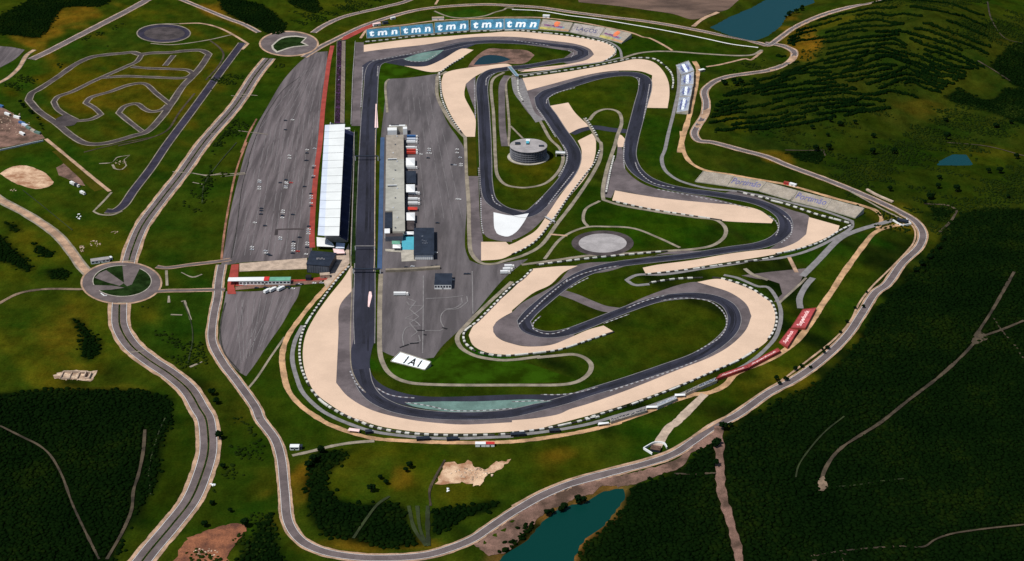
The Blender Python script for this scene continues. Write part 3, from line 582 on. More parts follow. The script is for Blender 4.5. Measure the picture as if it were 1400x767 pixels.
# roundabouts
def ring_area(c, rx, ry, m, dz, name, hole=None):
    o = sheet(name, ell(c[0], c[1], rx, ry), m, dz, smooth=False); return o
ring_area((166,387), 56, 29.5, 'tan_verge', .31, 'road_verge'); ring_area((166,387), 53.5, 27.8, 'road_asphalt', .34, 'roundabout')
ring_area((167,384.5), 40.5, 21.5, 'concrete', .38, 'kerb_island'); ring_area((167,384.5), 39.5, 20.8, 'island_grass', .42, 'roundabout_island')
for w in (((670,262),(765,250),(865,262),(770,455),(720,475),(690,450)), ((380,385),(430,335),(500,305),(690,440),(640,470),(500,430)), ((365,462),(560,468),(640,480),(690,490),(560,510),(390,520))):
    sheet('island_paving', B(80,330,7.67,*w), 'road_asphalt', .46, smooth=False)
ring_area((395,60), 41, 17.5, 'tan_verge', .31, 'road_verge'); ring_area((395,60), 38.5, 16, 'road_asphalt', .34, 'roundabout')
sheet('kerb_island', B(350,0,K,(80,240),(128,200),(205,188),(268,197),(245,222),(278,240),(185,252),(108,278),(84,258)), 'concrete', .38)
sheet('roundabout_island', B(350,0,K,(90,240),(132,206),(204,194),(258,201),(233,224),(264,238),(182,247),(112,270),(94,255)), 'island_grass', .42)
# other roads
road(B(0,190,K,(-60,270),(0,318),(150,400),(300,505),(380,600),(430,670),(470,710)), 9, 2.6, m='tan_verge', line=False, sm_='pale_path')
ribbon('track', B(0,380,K,(-60,170),(0,132),(100,82),(230,60),(420,60),(450,58)), 4.5, 'dirt_road', .30, rough=.1)
road(B(0,190,K,(820,670),(870,676),(1000,660),(1150,642),(1210,632)), 5.5, 1.4, line=False); road(B(0,380,K,(690,118),(800,76),(1000,66),(1180,62)), 5.5, 1.6, line=False)
ribbon('footway', B(0,190,K,(872,690),(876,770)), 3, 'pale_path', .33)
road(B(0,0,K,(840,-40),(700,40),(550,118),(400,195),(250,272),(165,312)), 13.5, 1.6, line=True, m='road_asphalt')
road(B(0,0,K,(180,262),(140,290),(100,355),(40,410),(-40,450)), 5.5, 1.0, m='tan_verge', sm_='pale_path', line=False)
ribbon('red_earth_verge', B(300,220,5.11,(190,-130),(120,60),(72,280),(32,520),(14,690)), 2.6, 'red_verge', .2, rough=.15)
ribbon('red_earth_verge', B(300,100,5.9,(300,370),(240,480),(175,640)), 2.6, 'red_verge', .2, rough=.15)
ribbon('red_walkway', B(350,0,K,(400,240),(385,310),(372,400),(352,560),(335,760))+B(350,190,K,(318,150),(300,350),(293,520),(296,570)), 6.6, 'red_paving', .12)
for p in (((1195,550),(1240,545)),): pass
# dirt tracks round the circuit
ribbon('dirt_track', B(300,300,5.477,(955,330),(900,400),(800,510),(700,620))+B(350,380,K,(240,200),(165,310),(138,400),(142,480),(170,590),(235,670),(310,725),(380,767))+B(350,567,K,(400,58),(500,95),(620,125),(800,138),(1000,146),(1342,142))+B(700,567,K,(0,142),(200,118),(400,83),(560,42))+B(700,380,K,(560,752),(700,706),(850,645),(950,612)), 6.0, 'dirt_orange', .14, rough=.15)
ribbon('dirt_track', B(700,380,K,(940,612),(1040,600),(1120,560),(1170,505),(1342,432))+B(1050,380,K,(80,385),(155,325),(225,235),(285,140),(335,70),(385,-10))+B(1050,190,K,(430,655),(500,560),(555,495),(620,465),(720,445)), 7.0, 'dirt_orange', .14, rough=.12)
ribbon('dirt_track', B(700,380,K,(1010,610),(960,660),(900,720),(850,767))+B(700,567,K,(830,60),(780,130),(760,170)), 9.0, 'concrete_warm', .15, rough=.12)
ribbon('dirt_track', B(700,0,K,(880,800),(890,740),(920,640),(945,540),(965,430),(975,360),(955,322)), 7.5, 'dirt_orange', .14, rough=.15)
ribbon('dirt_track', B(700,190,K,(888,-40),(898,60),(930,118),(1000,160),(1150,188),(1342,222))+B(1050,190,K,(100,240),(180,262),(350,312),(500,352),(570,380),(595,420),(575,470)), 5.5, 'dirt_orange', .14, rough=.15)
ribbon('dirt_track', B(490,10,6.73,(20,285),(80,205),(140,190),(400,165),(700,125),(1000,108),(1342,92))+B(680,10,6.73,(150,92),(400,95),(700,130),(980,180),(1250,240),(1342,275))+B(700,0,K,(720,200),(800,240),(840,265)), 4.5, 'tan_verge', .13, rough=.12)
ribbon('path', B(490,10,6.73,(700,35),(780,70),(880,95),(1050,95),(1180,75),(1260,45),(1342,22))+B(680,10,6.73,(80,8),(150,8)), 4, 'pale_path', .16)
ribbon('path', B(350,567,K,(190,215),(300,190),(400,165),(500,148),(620,138)), 4.5, 'pale_path', .16, rough=.1)
ribbon('path', B(860,60,8.525,(900,268),(1050,245),(1200,210),(1364,175))+B(700,0,K,(1250,315),(1310,270)), 4.5, 'tan_verge', .16)
ribbon('path', B(700,0,K,(570,310),(640,285),(720,272),(830,270),(1000,282),(1200,292),(1270,285),(1310,262)), 5.5, 'pale_path', .16)
ribbon('path', B(350,380,K,(150,310),(80,410),(0,530),(-60,600)), 2.5, 'pale_path', .13)
ribbon('dirt_track', B(350,0,K,(960,-10),(940,25)), 4, 'tan_verge', .3)
ribbon('dirt_track', B(700,0,K,(950,140),(1000,100),(1080,65)), 7, 'tan_verge', .4, rough=.2)
ribbon('dirt_track', B(700,567,K,(1085,60),(1085,150),(1090,280),(1098,400),(1140,550),(1180,700),(1195,800)), 8.5, 'bare_pink', .45, rough=.25)
# inner service roads behind the tyre walls
SR = [ (B(350,380,K,(245,250),(205,330),(190,420),(215,530),(245,600),(330,685))+B(350,567,K,(400,10),(480,45),(600,85),(760,110),(1000,125),(1342,115))+B(700,567,K,(0,110),(200,86),(400,50))+B(700,380,K,(560,720),(700,680),(900,605),(1100,520),(1250,440),(1342,360))+B(1050,380,K,(45,300),(68,200),(55,130),(0,50))+B(700,380,K,(1290,45),(1180,0),(1110,-15)),4.6,'kerb_grey'),
 (B(350,380,K,(1342,20),(1200,150),(1110,240),(1055,310),(1070,360),(1140,405),(1270,430))+B(700,380,K,(0,430),(150,412)),5,'pale_path'),
 (B(700,190,K,(50,660),(200,640),(400,612),(600,600),(850,585),(950,578),(1060,555),(1115,510),(1120,470),(1080,430),(950,410),(750,380),(560,345),(480,320),(475,280),(500,150),(540,30),(550,-10))+B(700,0,K,(575,640),(560,590),(500,572),(440,590),(405,630)),5,'pale_path'),
 (B(700,0,K,(380,620),(420,680),(455,740))+B(700,190,K,(465,20),(462,100),(430,170),(380,250),(310,350),(240,440),(150,560),(60,610),(-40,640))+B(350,190,K,(1250,655),(1180,650),(1130,600),(1118,500),(1115,350),(1105,200),(1100,60),(1095,-10))+B(350,0,K,(1090,715),(1030,650),(985,580),(950,500),(950,400),(1000,375)),5,'pale_path'),
 (B(700,190,K,(460,325),(385,370),(375,430),(400,460)),4,'pale_path'), (B(700,190,K,(170,630),(260,520),(380,465),(500,460),(640,470),(760,515),(880,570)),4,'pale_path'),
 (B(700,190,K,(200,500),(290,508)),3.5,'tan_verge'),
 (B(700,0,K,(20,400),(60,520),(150,640))+B(700,190,K,(200,0),(250,50),(268,100),(250,160),(180,230),(80,255),(0,250))+B(350,190,K,(1300,235),(1265,190),(1255,100),(1250,-20))+B(350,0,K,(1245,600),(1240,420),(1300,380)),4.5,'pale_path'),
 (B(700,0,K,(870,340),(875,450),(850,580),(820,700),(800,790))+B(700,190,K,(785,100),(800,160),(860,210),(960,245),(1050,262),(1180,275),(1342,305))+B(1050,190,K,(120,335),(300,380),(440,430),(440,460),(350,520),(200,590),(60,625),(-100,640))+B(700,190,K,(1200,650),(1000,680),(800,710),(650,715),(600,740),(640,765),(720,762)),5,'kerb_grey'),
 (B(700,0,K,(0,395),(100,385),(300,350),(500,320),(575,300),(565,260),(520,225),(400,190),(250,160),(0,145)),4,'kerb_grey'),
 (B(640,80,6.394,(350,767),(360,600),(345,400),(335,200),(370,160),(430,150)),3.5,'pale_path'),(B(640,80,6.394,(370,590),(480,700)),3,'pale_path'),
 (B(490,10,6.73,(715,767),(725,650),(745,600)),4,'pale_path'),(B(350,0,K,(688,590),(682,430),(700,415)),3.5,'pale_path'),
 (B(1050,190,K,(110,620),(150,700)),5,'tan_verge'),(B(1050,190,K,(180,720),(260,640),(380,520),(470,480),(570,450),(660,425)),8,'kerb_grey'),(B(1050,380,K,(60,130),(170,30),(200,0)),3,'pale_path'),(B(1050,380,K,(170,160),(165,110),(200,40),(235,0)),7,'kerb_grey'),
 (B(700,190,K,(1220,680),(1260,710),(1342,740)),5,'pale_path') ]
for p, w, m in SR: ribbon('service_road', p, w, m, .125, rough=.05)
sheet('service_yard', B(1050,380,K,(-140,-12),(0,-30),(200,-50),(170,20),(60,130),(30,125),(75,85),(60,30),(0,10),(-60,5)), 'road_asphalt', .11, smooth=False)
sheet('tarmac_link', B(700,0,K,(450,590),(560,575),(575,680),(560,760),(520,767),(540,700),(530,620)), 'pale_path', .118) if False else None
ribbon('link_track', B(640,80,6.394,(320,767),(300,600),(295,400),(300,220),(340,150)), 9.5, 'runoff_asphalt', .13)
sheet('link_track', B(640,80,6.394,(375,165),(440,160),(480,190),(520,300),(590,480),(660,530),(640,545),(590,560),(500,430),(400,300)), 'kerb_grey', .12)
# dim tracks across the woods
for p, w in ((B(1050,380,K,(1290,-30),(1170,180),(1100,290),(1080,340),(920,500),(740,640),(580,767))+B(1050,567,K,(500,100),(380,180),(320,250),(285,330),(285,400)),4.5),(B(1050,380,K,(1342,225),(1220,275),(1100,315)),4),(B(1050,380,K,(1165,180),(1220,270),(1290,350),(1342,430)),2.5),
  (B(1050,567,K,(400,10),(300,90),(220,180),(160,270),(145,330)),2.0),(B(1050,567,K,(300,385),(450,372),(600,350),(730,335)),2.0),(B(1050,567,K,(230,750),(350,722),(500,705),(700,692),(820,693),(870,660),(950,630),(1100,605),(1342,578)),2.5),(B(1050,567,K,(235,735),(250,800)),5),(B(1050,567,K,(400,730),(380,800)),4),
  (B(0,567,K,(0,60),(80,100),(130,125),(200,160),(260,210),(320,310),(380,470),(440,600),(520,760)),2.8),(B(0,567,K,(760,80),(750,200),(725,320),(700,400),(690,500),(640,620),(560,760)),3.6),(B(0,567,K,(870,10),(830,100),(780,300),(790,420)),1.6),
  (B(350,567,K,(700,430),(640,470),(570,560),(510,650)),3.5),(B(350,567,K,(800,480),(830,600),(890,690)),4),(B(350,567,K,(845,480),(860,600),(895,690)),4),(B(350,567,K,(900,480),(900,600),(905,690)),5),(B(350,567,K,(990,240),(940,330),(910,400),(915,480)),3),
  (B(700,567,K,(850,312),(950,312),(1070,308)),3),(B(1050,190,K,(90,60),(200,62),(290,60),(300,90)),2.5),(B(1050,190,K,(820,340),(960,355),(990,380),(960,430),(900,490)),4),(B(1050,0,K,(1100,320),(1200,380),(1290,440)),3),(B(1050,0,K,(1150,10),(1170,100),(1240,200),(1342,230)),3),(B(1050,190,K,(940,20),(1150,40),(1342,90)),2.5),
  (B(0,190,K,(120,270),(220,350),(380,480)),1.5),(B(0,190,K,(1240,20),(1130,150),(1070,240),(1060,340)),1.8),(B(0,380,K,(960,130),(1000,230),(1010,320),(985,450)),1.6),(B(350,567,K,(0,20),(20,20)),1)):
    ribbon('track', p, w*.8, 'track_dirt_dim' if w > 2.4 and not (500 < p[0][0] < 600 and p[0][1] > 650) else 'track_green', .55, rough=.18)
# ---- karting circuit
def kart(p, w=8, closed=False, m='kart_asphalt'):
    XY, _ = center(p, closed)
    ribbon_w('kart_verge', XY, w+2.8, 'pale_path', .10, closed, rough=.08); ribbon_w('kart_track', XY, w, m, .16, closed)
kart(B(0,0,K,(150,525),(165,490),(200,470),(300,405),(400,335),(480,300),(560,287),(640,280),(700,275),(730,285),(800,278),(900,275),(960,268),(1060,266),(1095,285),(1060,340),(1010,400),(960,450),(900,540),(850,610),(770,690),(700,712),(550,752),(450,752),(380,715),(300,650),(200,580)), 9, True)
for p in (B(0,0,K,(740,290),(720,320),(660,350),(570,390),(480,430),(380,480),(300,510),(282,535),(300,570),(350,605),(400,630)), B(0,0,K,(690,350),(760,357),(900,362),(990,370),(1010,385),(985,405),(800,405),(650,400),(520,410)),
   B(0,0,K,(400,635),(480,625),(530,600),(500,570),(450,540),(470,515),(580,480),(680,445),(760,440),(820,490),(890,545)), B(0,0,K,(745,690),(680,640),(622,592),(650,560),(720,545),(755,570),(790,585),(850,575),(880,550)), B(0,0,K,(910,290),(865,345))): kart(p, 6.5)
sheet('kart_paddock', B(0,0,K,(290,625),(350,595),(410,630),(390,655),(320,665)), 'kart_asphalt', .18)
sheet('kerb_island', ell(858/K,175/K,143/K,50/K), 'pale_path', .1, smooth=False); sheet('skid_pad', ell(858/K,175/K,137/K,46/K), 'blue_asphalt', .15, smooth=False)
sheet('skid_pad_centre', ell(862/K,176/K,107/K,34/K), 'kart_asphalt', .2, smooth=False)
XY, _ = center(B(0,0,K,(1270,225),(1150,385),(1000,590),(870,765))+B(0,190,K,(790,155),(700,272),(645,350),(600,378),(555,378))); ribbon_w('drag_strip_verge', XY, 13.6, 'pale_path', .1); ribbon_w('drag_strip', XY, 11, 'blue_asphalt', .16)
for p, w, m in ((B(0,0,K,(940,125),(1050,123),(1130,140),(1200,170),(1300,230),(1270,260)),4.5,'tan_verge'),(B(0,0,K,(720,170),(820,130),(940,125)),3,'pale_path'),(B(0,0,K,(790,228),(900,235),(1080,212),(1215,182)),3,'pale_path'),(B(0,0,K,(1100,212),(1150,250),(1172,285),(1150,340),(1080,420)),3,'track_dirt_dim'),
  (B(0,190,K,(585,280),(540,330),(490,380),(520,395),(590,398),(640,378)),3,'pale_path'),(B(0,190,K,(240,0),(350,90),(470,190),(575,275)),5,'tan_verge'),(B(0,0,K,(1020,490),(940,590),(880,680),(800,720),(620,765)),3,'track_dirt_dim'),(B(0,190,K,(440,70),(620,25),(800,-10)),2.5,'track_dirt_dim'),(B(0,190,K,(1010,180),(1080,190),(1180,185),(1285,178)),2.2,'pale_path')):
    ribbon('path', p, w, m, .12, rough=.1)
ribbon('red_earth_verge', B(0,190,K,(300,60),(400,160),(520,270)), 14, 'olive_grass', .06, rough=.1)
for p in (B(0,190,K,(520,130),(590,122),(610,100),(680,85),(650,110),(662,140),(640,160),(600,155),(590,135)),B(0,380,K,(950,125),(968,120),(980,160),(1000,220)),B(0,380,K,(995,468),(1060,440)),B(0,190,K,(950,700),(1010,725),(1060,710)),B(0,380,K,(885,95),(885,130)),B(0,380,K,(895,193),(955,195)),B(0,190,K,(1010,228),(1060,238))):
    ribbon('bare_path', p, 2.4, 'pale_path', .14, rough=.5)
# helicopter pad
sheet('landing_pad_apron', ell(700+475/K,190+547/K,163/K,66/K), 'kerb_grey', .13, smooth=False).data.materials[0] = M('kart_asphalt')
sheet('landing_pad', ell(700+475/K,190+547/K,126/K,50/K), 'pad_grey', .18, smooth=False)
# ---- car park markings: rows of bays
def row_lines(name, A0, A1, B0, B1, n, m='kerb_grey', w=.45):
    mb = MB()
    for i in range(n+1):
        t = i/n; a = project([(A0[0]+(A1[0]-A0[0])*t, A0[1]+(A1[1]-A0[1])*t)], 0)[0]; b = project([(B0[0]+(B1[0]-B0[0])*t, B0[1]+(B1[1]-B0[1])*t)], 0)[0]
        d = (b-a)[:2]; L = np.linalg.norm(d); d /= L; nn = np.array([-d[1], d[0]])*w/2
        k = int(L/60)
        for j in range(k):
            if random.random() < .2: continue
            p = a[:2]+d*L*(j+.06)/k; q = a[:2]+d*L*(j+.94)/k
            mb.face([(*(p-nn), .13), (*(q-nn), .13), (*(q+nn), .13), (*(p+nn), .13)][::-1] if False else [(*(p+nn), .13), (*(p-nn), .13), (*(q-nn), .13), (*(q+nn), .13)], m)
    o = mb.build(name); o['kind'] = 'structure'
row_lines('bay_markings', (318,352), (422,348), (352,180), (436,150), 13)
row_lines('bay_markings', (352,180), (436,150), (418,95), (443,85), 7)
row_lines('bay_markings', (318,470), (352,480), (322,408), (402,400), 7)
row_lines('paddock_markings', (570,300), (632,300), (556,112), (590,112), 5, 'kerb_grey', .35)
row_lines('bay_markings', (330,500), (362,470), (322,408), (400,402), 9, 'kerb_grey', .4)
ribbon('kerb_line', B(300,100,5.9,(650,30),(520,130),(430,250),(350,380),(300,500),(250,640),(220,767)), .9, 'tyre_black', .12)
ribbon('kerb_line', B(300,220,5.11,(205,10),(160,170),(120,470),(82,680)), .9, 'tyre_black', .12)
ribbon('kerb_line', B(0,380,K,(1182,130),(1160,220),(1155,300),(1175,390),(1255,490)), 1.6, 'tyre_black', .12)
# training-course lines painted on the lower paddock
TC = [B(510,350,4.795,(220,300),(235,320),(330,330),(300,360),(210,410),(280,430),(310,460),(220,470),(195,520),(200,590)), B(510,350,4.795,(230,280),(280,300),(240,350),(300,400),(240,440),(290,500),(250,530)), B(510,350,4.795,(345,280),(470,275),(590,262)), B(510,350,4.795,(615,265),(620,300),(560,345),(480,355),(448,385),(445,430),(465,470)), B(510,350,4.795,(580,275),(585,310),(540,340),(470,350)), B(510,350,4.795,(290,490),(370,490),(440,490),(460,480)), B(510,350,4.795,(330,130),(330,280),(325,640)), B(510,350,4.795,(185,600),(250,575),(310,560),(300,520)), B(510,350,4.795,(650,100),(655,380))]
for p in TC: ribbon('course_marking', p, 1.1, 'kerb_grey', .16)
for p in (B(510,350,4.795,(175,602),(235,580)),B(510,350,4.795,(290,488),(340,490)),B(510,350,4.795,(455,470),(485,480)),B(510,350,4.795,(240,576),(300,570)),B(510,350,4.795,(330,515),(350,520))): ribbon('tyre_mark', p, 2.4, 'black', .18, rough=.2)
for p in (B(300,220,5.11,(395,520),(400,480),(450,478),(590,475)),): ribbon('tyre_mark', p, 4.0, 'kart_asphalt', .12, rough=.1)
ribbon('pit_lane', [(523,188),(522,230),(521,280),(520,330),(519,368)], 5.5, 'blue_lane', .16)
ribbon('pit_wall_base', [(513.5,178),(513,230),(512.5,290),(512,360),(511,372)], 1.2, 'concrete', .2)
sheet('cyan_carpet', B(510,260,6.394,(252,402),(357,402),(357,522),(250,522)), 'cyan_carpet', .12, smooth=False)
sheet('paved_apron', B(510,260,6.394,(105,515),(250,522),(357,524),(357,600),(380,620),(250,625),(245,545),(110,535)), 'concrete', .11, smooth=False)
sheet('plaza', B(300,300,5.477,(150,330),(655,290),(660,372),(300,385),(150,392)), 'concrete_warm', .12, smooth=False)
sheet('plaza', B(300,300,5.477,(60,490),(90,340),(145,335),(140,440),(110,500),(125,560),(60,560)), 'red_paving', .13, smooth=False)
sheet('plaza', B(300,300,5.477,(130,445),(350,455),(640,450),(830,420),(800,455),(500,470),(300,490),(120,500)), 'red_paving', .125, smooth=False)
sheet('plaza', B(300,300,5.477,(120,505),(300,485),(770,455),(770,480),(450,500),(120,530)), 'bare_pink', .12, smooth=False)
sheet('plaza', B(300,300,5.477,(820,390),(870,300),(880,250),(940,240),(970,180),(975,330),(900,400),(800,520),(780,470)), 'concrete_warm', .115, smooth=False)
sheet('lawn', B(510,150,6.394,(820,240),(895,240),(910,580),(830,580)), 'olive_grass', .085, smooth=False)
ribbon('track_side_grass', [(487,180),(487,240),(484.5,300),(483.5,360)], 4.0, 'island_grass', .16)

sheet('bare_ground', B(1050,380,K,(1060,345),(1085,290),(1100,265),(1125,290),(1160,315),(1130,335),(1090,350)), 'track_dirt_dim', .6, jag=.6)
sheet('bare_ground', B(1050,567,K,(262,400),(262,340),(285,320),(305,345),(312,380),(290,405)), 'dirt_road', .6, jag=.6)
# ================================================================ TYRE WALLS
def tyre_wall(pts, label, spacing=10.5, L=5.2, dark_gap=True, group='tyre walls round the gravel traps'):
    XY, _ = center(pts, step=2.0); s = np.concatenate([[0], np.cumsum(np.linalg.norm(np.diff(XY, axis=0), axis=1))])
    c0 = XY[len(XY)//2]; root = empty('tyre_wall', (c0[0], c0[1], 0)); tag(root, label, 'tyre wall', group)
    def sample(a, b, st=2.5):
        t = np.linspace(a, b, max(2, int((b-a)/st)+1)); return np.column_stack([np.interp(t, s, XY[:, 0]), np.interp(t, s, XY[:, 1])]) - c0
    def wall(name, Q, w, z0, z1, m):
        N_ = normals(Q); mb = MB()
        for i in range(len(Q)-1):
            a1, a2, b1, b2 = Q[i]+N_[i]*w/2, Q[i]-N_[i]*w/2, Q[i+1]+N_[i+1]*w/2, Q[i+1]-N_[i+1]*w/2
            mb.face([(*a1, z1), (*a2, z1), (*b2, z1), (*b1, z1)], m)
            mb.face([(*a2, z0), (*b2, z0), (*b2, z1), (*a2, z1)], m); mb.face([(*b1, z0), (*a1, z0), (*a1, z1), (*b1, z1)], m)
        a1, a2 = Q[0]+N_[0]*w/2, Q[0]-N_[0]*w/2; mb.face([(*a1, z0), (*a2, z0), (*a2, z1), (*a1, z1)], m)
        a1, a2 = Q[-1]-N_[-1]*w/2, Q[-1]+N_[-1]*w/2; mb.face([(*a1, z0), (*a2, z0), (*a2, z1), (*a1, z1)], m)
        return mb.build(name, root)
    wall('tyre_bundle', sample(0, s[-1], 3), 1.9, .05, 1.15, 'tyre_black')
    n = int(s[-1]/spacing)
    for i in range(n):
        a = (i+.25)*spacing + random.uniform(-.5, .5); l = L*(1 if random.random() > .08 else 2.0)*random.uniform(.85, 1.1)
        if a+l > s[-1]: continue
        wall('white_tyre_stack', sample(a, a+l, 2.6), 2.3, .03, 1.4, 'tyre_white')
B1 = B(300,300,5.477,(975,350),(900,430),(830,520),(760,620)) + B(350,380,K,(310,170),(250,270),(228,380),(240,480),(280,570))
tyre_wall(B1, 'long curved black and white tyre wall left of the wide gravel at the last corner', 7.5, 3.9)
tyre_wall(B(350,380,K,(288,585),(345,650),(450,715),(560,762))+B(350,567,K,(600,62),(760,95),(1000,110),(1250,108)), 'tyre wall along the bottom left edge of the lowest gravel trap', 9.5, 4.6)
tyre_wall(B(350,567,K,(1270,107),(1342,103))+B(700,567,K,(0,97),(160,78),(310,47),(460,12))+B(700,380,K,(380,742),(600,675)), 'tyre wall on the bottom centre edge of the lowest gravel trap', 10, 4.8)
tyre_wall(B(700,380,K,(620,668),(850,582),(1050,495),(1200,428),(1290,372)), 'tyre wall between the sloping gravel and the row of red stands', 9.5, 4.4)
tyre_wall(B(1050,380,K,(0,325),(30,280),(45,230),(35,165),(10,120))+B(700,380,K,(1342,115),(1250,55),(1150,18),(1080,2),(1050,0)), 'tyre wall curling round the right end of the lower hairpin gravel', 9.5, 5)
tyre_wall(B(700,190,K,(130,662),(300,640),(500,618),(700,600),(815,590)), 'straight tyre wall just below the round landing pad', 11, 6.5)
tyre_wall(B(700,190,K,(105,685),(50,740))+B(350,380,K,(1342,45),(1250,140),(1160,230),(1090,290),(1095,340),(1150,388)), 'tyre wall on the diagonal between the lower paddock and the gravel', 8.5, 4.6)
tyre_wall(B(350,380,K,(1165,392),(1270,410))+B(700,380,K,(0,408),(150,393),(250,378),(400,330),(535,285)), 'tyre wall along the underside of the middle hairpin gravel', 9.5, 5)
tyre_wall(B(700,190,K,(535,328),(700,365),(850,390),(1100,428)), 'tyre wall under the long thin gravel above the landing pad', 11, 5)
tyre_wall(B(700,190,K,(700,712),(900,690),(1150,655),(1342,628))+B(1050,190,K,(60,608)), 'tyre wall below the gravel strip right of the landing pad', 11, 4.5)
tyre_wall(B(700,380,K,(720,28),(850,8),(1000,0)), 'short tyre wall at the tip of the grass spit above the lower hairpin', 11, 6)
tyre_wall(B(1050,190,K,(40,605),(150,582),(280,540),(380,480),(440,452)), 'tyre wall on the lower side of the right hand gravel corner', 9, 6)
tyre_wall(B(1050,190,K,(435,445),(370,427),(250,395),(100,345),(0,320))+B(700,190,K,(1342,315),(1180,278)), 'tyre wall beneath the pale stands with blue lettering', 10.5, 6)
tyre_wall(B(700,0,K,(50,402),(200,382),(400,353),(560,322),(650,306),(750,312),(800,345)), 'tyre wall along the top of the upper right gravel bend', 11.2, 6.3)
tyre_wall(B(700,0,K,(805,350),(835,385),(845,430),(840,470)), 'tyre wall on the right shoulder of the upper right gravel bend', 7, 4)
tyre_wall(B(490,10,6.73,(50,322),(250,303),(480,275),(740,250),(1000,228),(1342,215)), 'tyre wall in front of the blue seating banks', 11, 6)
tyre_wall(B(680,10,6.73,(0,215),(200,215),(390,235),(550,248),(700,268),(870,298),(1000,330),(1080,378),(1090,410),(1040,465),(980,500)), 'tyre wall round the top hairpin below the grey and orange stands', 9.5, 5.4)
tyre_wall(B(350,0,K,(1090,300),(1030,335),(960,385),(965,430),(975,520),(1010,600),(1080,700)), 'dusty tyre wall left of the upper gravel beside the paddock', 8, 3)
tyre_wall(B(700,0,K,(385,620),(420,670),(450,720)), 'short tyre wall by the little loop road in the upper infield', 8, 3)
tyre_wall(B(700,190,K,(460,60),(430,130),(380,195),(300,300),(215,425),(130,532),(60,580),(0,607)), 'tyre wall down the right side of the gravel behind the round tower', 8.5, 3)
tyre_wall(B(700,190,K,(535,90),(515,170),(492,290)), 'tyre wall of close white stacks left of the small grey run-off', 6.5, 4.5)
tyre_wall(B(640,80,6.394,(435,165),(440,290),(480,380)), 'tyre wall of close white stacks on the grey wedge above the tower', 6.5, 4)
tyre_wall(B(1050,190,K,(100,345),(0,320)), 'double white tyre wall at the left end below the pale stands', 8, 5) if False else None
# ================================================================ SEATING BANKS
def text_raster(txt, cols, rows, u0=.06, u1=.94, v0=.18, v1=.85, shear=0.0, fat=.02, stretch=True):
    cu = bpy.data.curves.new('lettering', 'FONT'); cu.body = txt; cu.size = 1; cu.shear = shear; cu.offset = fat; cu.resolution_u = 3
    ob = bpy.data.objects.new('lettering', cu); C.objects.link(ob); bpy.context.view_layer.update()
    me = ob.to_mesh(); me.calc_loop_triangles()
    V = np.array([v.co[:2] for v in me.vertices]); T = [tuple(t.vertices) for t in me.loop_triangles]
    mn, mx = V.min(0), V.max(0); V = (V-mn)/(mx-mn); ob.to_mesh_clear(); bpy.data.objects.remove(ob); bpy.data.curves.remove(cu)
    uu, vv = np.meshgrid((np.arange(cols)+.5)/cols, (np.arange(rows)+.5)/rows); X = (uu-u0)/(u1-u0); Y = (vv-v0)/(v1-v0)
    g = np.zeros((rows, cols), bool)
    for a, b, c in T:
        A, Bp, Cp = V[a], V[b], V[c]; d = (Bp[1]-Cp[1])*(A[0]-Cp[0])+(Cp[0]-Bp[0])*(A[1]-Cp[1])
        if abs(d) < 1e-12: continue
        l1 = ((Bp[1]-Cp[1])*(X-Cp[0])+(Cp[0]-Bp[0])*(Y-Cp[1]))/d; l2 = ((Cp[1]-A[1])*(X-Cp[0])+(A[0]-Cp[0])*(Y-Cp[1]))/d
        g |= (l1 >= -1e-6) & (l2 >= -1e-6) & (l1+l2 <= 1+1e-6)
    return g
def bank(fa, fb, bb, ba, z0, z1, rows, cols, cells, mats, label, cat='stand', name='seating_bank', group=None, wall='concrete', rail=True):
    """tiered stand: front edge fa-fb, back edge ba-bb (plan picture points); cells(u,v)->material index grid"""
    FA, FB, BB, BA = P3(*fa, z0), P3(*fb, z0), P3(*bb, z1), P3(*ba, z1)
    c = (FA+FB+BB+BA)/4; c.z = 0; root = empty(name, c); tag(root, label, cat, group)
    FA, FB, BB, BA = [p-c for p in (FA, FB, BB, BA)]
    V = []; Fc = []; mi = []
    def pt(u, v, z): 
        a = FA.lerp(FB, u); b = BA.lerp(BB, u); q = a.lerp(b, v); return (q.x, q.y, z)
    for r in range(rows):
        za = z0+(z1-z0)*(r-0.0)/rows; zb = z0+(z1-z0)*(r+1)/rows
        base = len(V)
        for k in range(cols+1):
            u = k/cols; V += [pt(u, r/rows, za), pt(u, r/rows, zb), pt(u, (r+1)/rows, zb)]
        for k in range(cols):
            i = base+3*k; Fc += [i, i+3, i+4, i+1, i+1, i+4, i+5, i+2]; mi += [int(cells[r, k])]*2
    mesh_np('seat_tiers', V, Fc, [4]*(len(Fc)//4), mats, mi, root)
    for u, nm in ((0, 'end_wall'), (1, 'end_wall')):
        mb = MB(); e = -.01 if u == 0 else 1.01
        a, b = Vector(pt(e, -.02, 0)), Vector(pt(e, 1.02, 0)); th = (FB-FA).normalized()*(.5 if u else -.5); th.z = 0
        ring = [a, b, b+th, a+th]
        mb.prism([(p.x, p.y) for p in ring] if u == 0 else [(p.x, p.y) for p in ring[::-1]], 0, ([z0+.5, z1+.6, z1+.6, z0+.5] if u == 0 else [z0+.5, z1+.6, z1+.6, z0+.5]), wall); mb.build(nm, root)
    mb = MB(); a, b = Vector(pt(0, 1.0, 0)), Vector(pt(1, 1.0, 0)); th = (BA-FA).normalized()*.5; th.z = 0
    mb.prism([(p.x, p.y) for p in (a, b, b+th, a+th)], 0, z1+.9, wall); mb.build('back_wall', root)
    a, b = Vector(pt(0, 0, 0)), Vector(pt(1, 0, 0)); th = (FA-BA).normalized()*.4; th.z = 0
    mb = MB(); mb.prism([(p.x, p.y) for p in (a+th, b+th, b, a)], 0, z0+.4, wall); mb.build('front_wall', root)
    return root
ordn = ['first', 'second', 'third', 'fourth', 'fifth', 'sixth']
